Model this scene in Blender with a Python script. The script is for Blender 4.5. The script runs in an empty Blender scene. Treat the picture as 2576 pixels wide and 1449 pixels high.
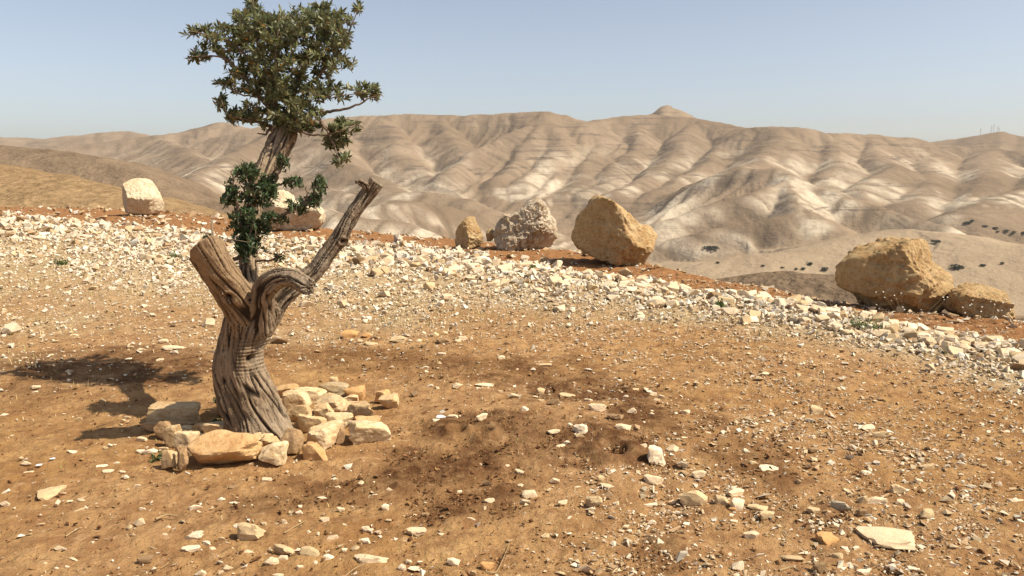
import bpy, bmesh, math, random, time
import numpy as np
from mathutils import Vector
T0 = time.time()
SC = bpy.context.scene
COL = SC.collection
rng = np.random.default_rng(7)
random.seed(7)

# ------------------------------------------------------------------ camera, sky, sun, exposure
F, CX, CY, HOR, EYE = 1932.0, 1288.0, 724.5, 430.0, 1.6
PITCH = math.atan((CY - HOR) / F)
cam = bpy.data.cameras.new('camera')
cam.sensor_width = 36.0
cam.lens = 36.0 * F / 2576.0
cam.clip_start = 0.05
cam.clip_end = 60000.0
cam_o = bpy.data.objects.new('camera', cam)
COL.objects.link(cam_o)
cam_o.location = (0, 0, EYE)
cam_o.rotation_euler = (math.pi / 2 - PITCH, 0, 0)
SC.camera = cam_o

SUN_EL = math.radians(51.5)
SUN_AZ = math.atan2(0.955, -0.295)          # clockwise from +Y
L = Vector((math.cos(SUN_EL) * math.sin(SUN_AZ), math.cos(SUN_EL) * math.cos(SUN_AZ), math.sin(SUN_EL)))
world = bpy.data.worlds.new('World')
SC.world = world
world.use_nodes = True
wn = world.node_tree
bg = wn.nodes['Background']
sky = wn.nodes.new('ShaderNodeTexSky')
sky.sky_type = 'NISHITA'
sky.sun_disc = False
sky.sun_elevation = SUN_EL
sky.sun_rotation = SUN_AZ
sky.altitude = 300
sky.air_density = 0.85
sky.dust_density = 2.0
sky.ozone_density = 1.0
hs = wn.nodes.new('ShaderNodeHueSaturation')          # dusty air: less saturated blue
hs.inputs['Saturation'].default_value = 0.68
wn.links.new(sky.outputs[0], hs.inputs['Color'])
wn.links.new(hs.outputs[0], bg.inputs[0])
bg.inputs[1].default_value = 0.10
sun = bpy.data.lights.new('sun', 'SUN')
sun.energy = 5.0
sun.angle = math.radians(0.55)
sun.color = (1.0, 0.90, 0.73)
sun_o = bpy.data.objects.new('sun', sun)
COL.objects.link(sun_o)
sun_o.rotation_euler = (-L).to_track_quat('-Z', 'Y').to_euler()
sun_o.location = (10, -10, 30)
SC.view_settings.view_transform = 'Standard'
SC.view_settings.look = 'None'
SC.view_settings.gamma = 1.0
SC.view_settings.exposure = 0.58
SC.render.engine = 'CYCLES'
SC.cycles.max_bounces = 5
SC.cycles.diffuse_bounces = 3
SC.cycles.volume_bounces = 1

# ------------------------------------------------------------------ helpers
def ray(px, py):
    u, v = (px - CX) / F, (CY - py) / F
    c, s = math.cos(PITCH), math.sin(PITCH)
    return np.array([u, c + v * s, -s + v * c])

def at_y(px, py, Y):
    d = ray(px, py)
    return np.array([0, 0, EYE]) + d * (Y / d[1])

def at_r(px, py, r):
    d = ray(px, py)
    return np.array([0, 0, EYE]) + d * (r / math.hypot(d[0], d[1]))

def gp(px, py, z=0.0):
    d = ray(px, py)
    return np.array([0, 0, EYE]) + d * ((z - EYE) / d[2])

def tag(o, label=None, cat=None, group=None, kind=None):
    if label: o['label'] = label
    if cat: o['category'] = cat
    if group: o['group'] = group
    if kind: o['kind'] = kind
    return o

def empty(name, loc=(0, 0, 0), rz=0.0):
    o = bpy.data.objects.new(name, None)
    o.empty_display_size = 0.1
    COL.objects.link(o)
    o.location = loc
    o.rotation_euler = (0, 0, rz)
    return o

def mesh_np(name, V, Fc, smooth=False):
    """V (n,3); Fc (m,3) or (m,4) array of vertex indices"""
    V = np.asarray(V, dtype=np.float32)
    Fc = np.asarray(Fc, dtype=np.int32)
    me = bpy.data.meshes.new(name)
    k = Fc.shape[1]
    me.vertices.add(len(V))
    me.vertices.foreach_set('co', V.ravel())
    me.loops.add(Fc.size)
    me.loops.foreach_set('vertex_index', Fc.ravel())
    me.polygons.add(len(Fc))
    me.polygons.foreach_set('loop_start', np.arange(0, Fc.size, k, dtype=np.int32))
    me.polygons.foreach_set('loop_total', np.full(len(Fc), k, dtype=np.int32))
    me.polygons.foreach_set('use_smooth', np.full(len(Fc), smooth, dtype=bool))
    me.update(calc_edges=True)
    return me

def attr(me, name, arr):
    a = np.asarray(arr, dtype=np.float32)
    if a.ndim == 1:
        at = me.attributes.new(name, 'FLOAT', 'POINT')
        at.data.foreach_set('value', a)
    else:
        if a.shape[1] == 3:
            a = np.concatenate([a, np.ones((len(a), 1), np.float32)], 1)
        at = me.attributes.new(name, 'FLOAT_COLOR', 'POINT')
        at.data.foreach_set('color', np.ascontiguousarray(a).ravel())

def link(name, me, mat=None, parent=None):
    o = bpy.data.objects.new(name, me)
    COL.objects.link(o)
    if mat and not me.materials:
        me.materials.append(mat)
    if parent: o.parent = parent
    return o

# ---- noise
_P = np.random.default_rng(3).permutation(512)
_P = np.concatenate([_P, _P, _P])
_G = np.random.default_rng(4).normal(size=(512, 3))
_G /= np.linalg.norm(_G, axis=1)[:, None]

def pn2(x, y, seed=0):
    x = np.asarray(x, float) + seed * 17.31; y = np.asarray(y, float) + seed * 9.77
    xi = np.floor(x).astype(np.int64); yi = np.floor(y).astype(np.int64)
    xf = x - xi; yf = y - yi
    u = xf * xf * xf * (xf * (xf * 6 - 15) + 10); v = yf * yf * yf * (yf * (yf * 6 - 15) + 10)
    def g(i, j):
        h = _P[_P[(xi + i) & 511] + ((yi + j) & 511)]
        return _G[h, 0] * (xf - i) + _G[h, 1] * (yf - j)
    a = g(0, 0); b = g(1, 0); c = g(0, 1); d = g(1, 1)
    return (a + (b - a) * u + (c + (d - c) * u - a - (b - a) * u) * v) * 1.6

def pn3(x, y, z, seed=0):
    x = np.asarray(x, float) + seed * 17.31; y = np.asarray(y, float) + seed * 9.77; z = np.asarray(z, float) + seed * 5.13
    xi = np.floor(x).astype(np.int64); yi = np.floor(y).astype(np.int64); zi = np.floor(z).astype(np.int64)
    xf = x - xi; yf = y - yi; zf = z - zi
    u = xf * xf * (3 - 2 * xf); v = yf * yf * (3 - 2 * yf); w = zf * zf * (3 - 2 * zf)
    out = 0
    for i in (0, 1):
        wu = u if i else 1 - u
        for j in (0, 1):
            wv = v if j else 1 - v
            for k in (0, 1):
                ww = w if k else 1 - w
                h = _P[_P[_P[(xi + i) & 511] + ((yi + j) & 511)] + ((zi + k) & 511)]
                out = out + (wu * wv * ww) * (_G[h, 0] * (xf - i) + _G[h, 1] * (yf - j) + _G[h, 2] * (zf - k))
    return out * 1.6

def fbm2(x, y, o=4, seed=0, gain=0.5):
    s, a = 0, 1.0
    for i in range(o):
        s = s + a * pn2(x * 2 ** i, y * 2 ** i, seed + i); a *= gain
    return s

def fbm3(p, o=4, seed=0, gain=0.5):
    s, a = 0, 1.0
    for i in range(o):
        q = p * 2 ** i
        s = s + a * pn3(q[:, 0], q[:, 1], q[:, 2], seed + i); a *= gain
    return s

def sstep(a, b, x):
    t = np.clip((x - a) / (b - a), 0, 1)
    return t * t * (3 - 2 * t)

# ------------------------------------------------------------------ materials
class NT:
    def __init__(s, name, rough=0.9, spec=0.15):
        s.m = bpy.data.materials.new(name); s.m.use_nodes = True
        s.t = s.m.node_tree; s.b = s.t.nodes['Principled BSDF']
        s.b.inputs['Roughness'].default_value = rough
        s.b.inputs['Specular IOR Level'].default_value = spec
        s._pos = None
    def n(s, typ, **kw):
        nd = s.t.nodes.new(typ)
        for k, v in kw.items(): setattr(nd, k, v)
        return nd
    def lk(s, a, b): s.t.links.new(a, b)
    def setin(s, sock, v):
        if hasattr(v, 'is_output'): s.lk(v, sock)
        elif isinstance(v, (tuple, list)) and len(v) == 3 and sock.type == 'RGBA': sock.default_value = (*v, 1)
        else: sock.default_value = v
    def coord(s, kind='Object'):
        return s.n('ShaderNodeTexCoord').outputs[kind]
    def geo(s): return s.n('ShaderNodeNewGeometry').outputs['Position']
    def mapping(s, vec, scale=(1, 1, 1), loc=(0, 0, 0)):
        m = s.n('ShaderNodeMapping'); s.lk(vec, m.inputs[0])
        m.inputs['Scale'].default_value = scale; m.inputs['Location'].default_value = loc
        return m.outputs[0]
    def noise(s, vec, scale, detail=4, rough=0.55, dist=0.0):
        m = s.n('ShaderNodeTexNoise'); s.lk(vec, m.inputs['Vector'])
        m.inputs['Scale'].default_value = scale; m.inputs['Detail'].default_value = detail
        m.inputs['Roughness'].default_value = rough; m.inputs['Distortion'].default_value = dist
        return m.outputs['Fac']
    def voro(s, vec, scale, feature='F1', out='Distance'):
        m = s.n('ShaderNodeTexVoronoi'); m.feature = feature; s.lk(vec, m.inputs['Vector'])
        m.inputs['Scale'].default_value = scale
        return m.outputs[out]
    def ramp(s, fac, stops):
        r = s.n('ShaderNodeValToRGB'); s.setin(r.inputs[0], fac)
        el = r.color_ramp.elements
        while len(el) > 1: el.remove(el[-1])
        el[0].position = stops[0][0]; el[0].color = (*stops[0][1], 1) if isinstance(stops[0][1], tuple) else (stops[0][1],) * 3 + (1,)
        for p, c in stops[1:]:
            e = el.new(p); e.color = (*c, 1) if isinstance(c, tuple) else (c, c, c, 1)
        return r.outputs[0]
    def mix(s, fac, a, b, mode='MIX'):
        m = s.n('ShaderNodeMix'); m.data_type = 'RGBA'; m.blend_type = mode
        s.setin(m.inputs[0], fac); s.setin(m.inputs[6], a); s.setin(m.inputs[7], b)
        return m.outputs[2]
    def math(s, op, a, b=0.0):
        m = s.n('ShaderNodeMath'); m.operation = op
        s.setin(m.inputs[0], a); s.setin(m.inputs[1], b)
        return m.outputs[0]
    def attr(s, name, out='Fac'):
        a = s.n('ShaderNodeAttribute'); a.attribute_name = name
        return a.outputs[out]
    def bump(s, h, strength=0.5, dist=0.02, prev=None):
        b = s.n('ShaderNodeBump'); s.lk(h, b.inputs['Height'])
        b.inputs['Strength'].default_value = strength; b.inputs['Distance'].default_value = dist
        if prev is not None: s.lk(prev, b.inputs['Normal'])
        return b.outputs[0]
    def done(s, color, normal=None):
        s.setin(s.b.inputs['Base Color'], color)
        if normal is not None: s.lk(normal, s.b.inputs['Normal'])
        return s.m

def rock_mat(name, base, pale, stain, stain_amt=0.5, pit=0.35, scale=1.0, use_objcol=False, attrcol=None):
    t = NT(name, 0.92, 0.1)
    co = t.coord('Object')
    if use_objcol:
        oi = t.n('ShaderNodeObjectInfo')
        add = t.n('ShaderNodeVectorMath'); add.operation = 'ADD'
        t.lk(co, add.inputs[0])
        cmb = t.n('ShaderNodeCombineXYZ'); r10 = t.math('MULTIPLY', oi.outputs['Random'], 37.0)
        for i in range(3): t.lk(r10, cmb.inputs[i])
        t.lk(cmb.outputs[0], add.inputs[1]); co = add.outputs[0]
    n1 = t.noise(co, 2.2 * scale, 5, 0.6, 0.6)
    n2 = t.noise(co, 7.0 * scale, 6, 0.65)
    n3 = t.noise(co, 30.0 * scale, 5, 0.7)
    nx = t.noise(co, 15.0 * scale, 6, 0.75, 0.4)
    c = t.mix(t.ramp(n1, [(0.38, 0.0), (0.62, 1.0)]), base, pale)
    c = t.mix(t.ramp(nx, [(0.34, 0.55), (0.48, 0.0)]), c, tuple(v * 0.62 for v in stain))
    c = t.mix(t.ramp(nx, [(0.56, 0.0), (0.70, 0.6)]), c, tuple(min(0.8, v * 1.18) for v in pale))
    c = t.mix(t.math('MULTIPLY', t.ramp(n2, [(0.48, 0.0), (0.68, 1.0)]), stain_amt), c, stain)
    c = t.mix(t.math('MULTIPLY', t.ramp(n3, [(0.30, 1.0), (0.45, 0.0)]), pit), c, tuple(v * 0.35 for v in stain))
    if use_objcol:
        c = t.mix(1.0, c, oi.outputs['Color'], 'MULTIPLY')
    if attrcol:
        c = t.mix(1.0, c, t.attr(attrcol, 'Color'), 'MULTIPLY')
    k_ = 0.45 if use_objcol else 1.0
    nb = t.bump(n2, 0.8 * k_, 0.07 / scale)
    nb = t.bump(nx, 0.8 * k_, 0.035 / scale, nb)
    nb = t.bump(n3, 0.7 * k_, 0.016 / scale, nb)
    return t.done(c, nb)

M_boulder = rock_mat('ochre_limestone', (0.40, 0.265, 0.125), (0.50, 0.365, 0.20), (0.30, 0.145, 0.050), 0.65, 0.5)
M_boulder_grey = rock_mat('grey_white_limestone', (0.38, 0.31, 0.22), (0.54, 0.46, 0.35), (0.34, 0.19, 0.08), 0.65, 0.55, 1.4)
M_boulder_pale = rock_mat('cream_limestone', (0.54, 0.43, 0.28), (0.66, 0.56, 0.40), (0.42, 0.24, 0.10), 0.35, 0.3)
M_ring = rock_mat('ring_limestone', (0.52, 0.38, 0.215), (0.62, 0.49, 0.31), (0.42, 0.24, 0.10), 0.45, 0.25, 2.6, use_objcol=True)
M_stone = rock_mat('loose_limestone', (0.60, 0.47, 0.30), (0.68, 0.57, 0.40), (0.45, 0.29, 0.14), 0.35, 0.2, 6.0, use_objcol=True)

def chips_mat(name):
    t = NT(name, 0.92, 0.1)
    n = t.noise(t.geo(), 30, 4, 0.6)
    c = t.mix(1.0, t.attr('tint', 'Color'), t.ramp(n, [(0.3, 0.72), (0.7, 1.05)]), 'MULTIPLY')
    return t.done(c, t.bump(n, 0.3, 0.01))
M_chips = chips_mat('gravel_chips')

def soil_mat():
    t = NT('brown_soil', 0.97, 0.05)
    p = t.geo()
    n0 = t.noise(p, 0.35, 3)
    n1 = t.noise(p, 2.2, 5, 0.6)
    n2 = t.noise(p, 14, 6, 0.65)
    n3 = t.noise(p, 70, 5, 0.7)
    c = t.mix(t.ramp(n1, [(0.35, 0.0), (0.65, 1.0)]), (0.285, 0.152, 0.058), (0.40, 0.240, 0.102))
    c = t.mix(t.ramp(n0, [(0.4, 0.0), (0.62, 0.6)]), c, (0.40, 0.245, 0.125))
    nm = t.noise(p, 6.5, 6, 0.7)
    c = t.mix(t.ramp(nm, [(0.42, 0.62), (0.56, 0.0)]), c, (0.20, 0.098, 0.042))
    c = t.mix(t.ramp(n2, [(0.56, 0.0), (0.70, 0.55)]), c, (0.50, 0.33, 0.185))
    vc = t.voro(p, 30, 'F1', 'Color')
    sp = t.n('ShaderNodeSeparateColor'); t.lk(vc, sp.inputs[0])
    grit = t.mix(t.ramp(sp.outputs[0], [(0.0, 0.0), (1.0, 1.0)]), (0.24, 0.155, 0.075), (0.50, 0.39, 0.24))
    c = t.mix(t.attr('band'), c, grit)
    red = t.mix(t.ramp(n2, [(0.4, 0.0), (0.6, 1.0)]), (0.20, 0.088, 0.034), (0.31, 0.16, 0.069))
    c = t.mix(t.attr('red'), c, red)
    damp_and_shade = t.math('MULTIPLY', t.attr('dug'), t.ramp(n2, [(0.40, 1.0), (0.68, 0.5)]))
    c = t.mix(damp_and_shade, c, (0.085, 0.038, 0.016))  # darkens dug soil; left of the tree it paints shade too
    c = t.mix(t.ramp(n3, [(0.28, 0.55), (0.42, 0.0)]), c, (0.16, 0.075, 0.034))
    c = t.mix(t.ramp(n3, [(0.62, 0.0), (0.74, 0.5)]), c, (0.52, 0.37, 0.22))
    ck = t.voro(t.mapping(p, (1, 1, 0.2)), 16, 'DISTANCE_TO_EDGE')
    crack = t.math('MULTIPLY', t.ramp(ck, [(0.0, 1.0), (0.05, 0.0)]), t.math('MULTIPLY', t.ramp(n1, [(0.5, 0.0), (0.6, 0.6)]), t.math('SUBTRACT', 1.0, t.attr('band'))))
    c = t.mix(crack, c, (0.17, 0.085, 0.04))
    nb = t.bump(nm, 0.3, 0.04)
    nb = t.bump(n2, 0.8, 0.035, nb)
    nb = t.bump(n3, 0.9, 0.012, nb)
    return t.done(c, nb)
M_soil = soil_mat()

def hills_mat():
    t = NT('desert_marl', 1.0, 0.0)
    p = t.geo()
    n0 = t.noise(p, 0.0022, 5, 0.55)
    n1 = t.noise(p, 0.011, 6, 0.6)
    n2 = t.noise(p, 0.05, 6, 0.65)
    n4 = t.noise(p, 0.45, 6, 0.7)
    c = t.mix(t.ramp(n0, [(0.40, 0.0), (0.62, 1.0)]), (0.175, 0.126, 0.082), (0.25, 0.186, 0.127))
    c = t.mix(t.ramp(n1, [(0.42, 0.0), (0.66, 0.5)]), c, (0.145, 0.105, 0.071))
    # chalk exposures on gullied faces
    ch = t.math('MULTIPLY', t.attr('chalk'), t.ramp(n2, [(0.30, 0.35), (0.55, 1.0)]))
    c = t.mix(ch, c, (0.46, 0.39, 0.295))
    # near hillsides carry a browner soil
    c = t.mix(t.attr('ochre'), c, t.mix(t.ramp(n4, [(0.35, 0.0), (0.65, 1.0)]), (0.165, 0.108, 0.056), (0.29, 0.195, 0.105)))
    n5 = t.noise(p, 1.6, 4, 0.75)
    c = t.mix(t.math('MULTIPLY', t.attr('ochre'), t.ramp(n5, [(0.34, 0.7), (0.46, 0.0)])), c, (0.11, 0.072, 0.04))
    c = t.mix(t.attr('brown'), c, t.mix(t.ramp(t.math('MULTIPLY', t.math('ADD', n2, n4), 0.5), [(0.40, 0.0), (0.6, 1.0)]), (0.085, 0.060, 0.040), (0.21, 0.15, 0.098)))
    c = t.mix(t.attr('sand'), c, t.mix(n1, (0.235, 0.172, 0.112), (0.36, 0.28, 0.19)))
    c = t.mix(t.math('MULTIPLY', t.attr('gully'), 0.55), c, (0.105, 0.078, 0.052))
    # thin dark rock ledges that follow the bedding
    w = t.mapping(p, (0.0030, 0.0030, 0.075))
    st = t.noise(w, 1.0, 6, 0.75, 0.9)
    brk = t.ramp(t.noise(p, 0.006, 4, 0.6), [(0.44, 0.0), (0.54, 1.0)])
    led = t.math('MULTIPLY', t.ramp(st, [(0.55, 0.0), (0.60, 1.0), (0.63, 1.0), (0.67, 0.0)]), brk)
    led = t.math('MULTIPLY', led, t.attr('ledge'))
    c = t.mix(t.math('MULTIPLY', led, 0.8), c, (0.085, 0.066, 0.052))
    sc = t.ramp(t.voro(p, 0.035), [(0.08, 1.0), (0.16, 0.0)])
    scr = t.math('MULTIPLY', sc, t.ramp(t.noise(p, 0.004, 3), [(0.52, 0.0), (0.62, 0.8)]))
    c = t.mix(scr, c, (0.11, 0.088, 0.062))
    nb = t.bump(t.noise(p, 0.02, 6, 0.65), 0.6, 12.0)
    nb = t.bump(n2, 0.7, 5.0, nb)
    nb = t.bump(n4, 0.35, 0.6, nb)
    return t.done(c, nb)
M_hills = hills_mat()

def bark_mat():
    t = NT('olive_bark', 0.9, 0.12)
    p = t.coord('Object')
    n1 = t.noise(p, 5, 4, 0.6)
    n2 = t.noise(t.mapping(p, (60, 60, 10)), 1.0, 5, 0.65)
    c = t.mix(t.ramp(n1, [(0.38, 0.0), (0.6, 1.0)]), (0.20, 0.140, 0.088), (0.33, 0.265, 0.19))
    c = t.mix(t.attr('warm'), c, (0.30, 0.195, 0.105))
    c = t.mix(t.ramp(n2, [(0.35, 0.5), (0.6, 0.0)]), c, (0.13, 0.095, 0.065))
    c = t.mix(t.attr('crack'), c, (0.035, 0.024, 0.016))
    return t.done(c, t.bump(n2, 0.6, 0.012))
M_bark = bark_mat()

def cut_mat():
    t = NT('weathered_cut_wood', 0.9, 0.1)
    p = t.coord('Object')
    n = t.noise(p, 40, 5, 0.7)
    return t.done(t.mix(t.ramp(n, [(0.35, 0.0), (0.65, 1.0)]), (0.09, 0.07, 0.05), (0.30, 0.25, 0.19)), t.bump(n, 0.8, 0.012))
M_cut = cut_mat()

def twig_mat():
    t = NT('twig_bark', 0.85, 0.15)
    n = t.noise(t.coord('Object'), 30, 3)
    return t.done(t.mix(n, (0.10, 0.065, 0.042), (0.21, 0.15, 0.105)))
M_twig = twig_mat()

def leaf_mat(name, top, under):
    t = NT(name, 0.48, 0.4)
    g = t.n('ShaderNodeNewGeometry')
    c = t.mix(1.0, t.mix(g.outputs['Backfacing'], top, under), t.attr('tint', 'Color'), 'MULTIPLY')
    t.b.inputs['Transmission Weight'].default_value = 0.0
    tr = t.n('ShaderNodeBsdfTranslucent'); t.lk(c, tr.inputs[0])
    mx = t.n('ShaderNodeMixShader'); mx.inputs[0].default_value = 0.18
    t.setin(t.b.inputs['Base Color'], c)
    out = t.t.nodes['Material Output']
    t.lk(t.b.outputs[0], mx.inputs[1]); t.lk(tr.outputs[0], mx.inputs[2]); t.lk(mx.outputs[0], out.inputs[0])
    return t.m
M_leaf = leaf_mat('olive_leaf', (0.105, 0.112, 0.036), (0.22, 0.225, 0.12))
M_sprout = leaf_mat('olive_sprout_leaf', (0.046, 0.078, 0.026), (0.11, 0.14, 0.065))
M_weed = leaf_mat('weed_leaf', (0.12, 0.16, 0.045), (0.14, 0.17, 0.06))
M_scrub = leaf_mat('scrub_leaf', (0.040, 0.048, 0.024), (0.05, 0.055, 0.03))

def straw_mat():
    t = NT('dry_straw', 0.8, 0.2)
    return t.done(t.attr('tint', 'Color'))
M_straw = straw_mat()

def plain(name, col, rough=0.7):
    t = NT(name, rough, 0.2)
    n = t.noise(t.coord('Object'), 12, 3)
    return t.done(t.mix(n, tuple(v * 0.85 for v in col), tuple(min(1, v * 1.12) for v in col)))

# ------------------------------------------------------------------ terrain shape
def az(px, py):
    d = ray(px, py); return math.degrees(math.atan2(d[0], d[1]))
def rad(px, py):
    g = gp(px, py); return math.hypot(g[0], g[1])
def polar_curve(pts, lo, hi):
    a = [az(*p) for p in pts]; r = [rad(*p) for p in pts]
    xs = np.array([-180, -95] + a + [95, 180]); ys = np.array([lo, lo] + r + [hi, hi])
    return lambda phi: np.interp(phi, xs, ys)
EDGE = polar_curve([(0, 519), (150, 521), (300, 525), (430, 533), (560, 545), (700, 562), (820, 574), (960, 585), (1100, 595), (1250, 608), (1430, 628),
                    (1560, 645), (1680, 672), (1800, 695), (1900, 711), (2010, 733), (2120, 752), (2300, 772), (2450, 785), (2576, 800)], 42, 30)
BAND_FAR = polar_curve([(0, 542), (300, 566), (560, 592), (800, 606), (1000, 618), (1300, 655), (1600, 702), (1900, 748), (2150, 788), (2400, 838), (2576, 868)], 30, 10)
BAND_NEAR = polar_curve([(0, 835), (300, 822), (560, 828), (850, 838), (1100, 826), (1400, 812), (1700, 828), (2000, 868), (2300, 928), (2576, 985)], 7, 4)

def E(px, py, rx, ry, k=1.0):
    c = gp(px, py); return (c[0], c[1], gp(px + rx, py)[0] - c[0], (gp(px, py - ry)[1] - gp(px, py + ry)[1]) / 2, k)
DUG_AND_SHADE = [E(*e) for e in [(1000, 905, 260, 26, .55), (1280, 930, 280, 36, .75), (1500, 985, 220, 45, .85), (1680, 1060, 170, 50, .85), (1200, 1090, 160, 55, 1.),
       (1450, 1130, 210, 50, .8), (1000, 1240, 340, 55, .8), (720, 1265, 200, 36, .5), (1150, 1180, 220, 55, .9), (1560, 1155, 90, 28, 1.), (230, 905, 270, 46, .75),  # final ellipse here and first below: shade by the tree's shadow, painted dark
       (420, 930, 140, 50, .85), (1900, 1180, 130, 60, .6), (1650, 1380, 90, 30, .55), (800, 890, 180, 24, .55), (2000, 1290, 150, 40, .4), (60, 985, 170, 40, .45)]]
HOLES = [(*gp(1216, 1112)[:2], 0.055, 0.10), (*gp(1150, 1108)[:2], 0.05, 0.04), (*gp(1545, 1152)[:2], 0.085, 0.055)]

def zones(x, y):
    r = np.hypot(x, y); phi = np.degrees(np.arctan2(x, y))
    w = fbm2(x * 0.8, y * 0.8, 3, 11)
    wr = r * (1 + 0.05 * w)
    rn, rf, re = BAND_NEAR(phi), BAND_FAR(phi), EDGE(phi)
    tb = (r - rn) / (rf - rn) + 0.16 * w
    band = sstep(-0.12, 0.30, tb) * (1 - sstep(0.90, 1.04, tb))
    red = sstep(0.86, 1.02, tb)
    dug = np.zeros_like(x)
    wx, wy = x + 0.16 * fbm2(x * 2.2, y * 2.2, 4, 21), y + 0.22 * fbm2(x * 2.2, y * 2.2, 4, 22)
    for cx, cy, ax, ay, k in DUG_AND_SHADE:
        q = np.hypot((wx - cx) / ax, (wy - cy) / ay)
        dug = np.maximum(dug, min(1, k * 1.15) * (1 - sstep(0.6, 1.2, q)))
    dug = dug * np.clip(0.85 + 0.8 * fbm2(x * 3, y * 3, 3, 23), 0.2, 1.0)
    return band, red, dug  # dug also carries the painted shade left of the tree

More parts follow.
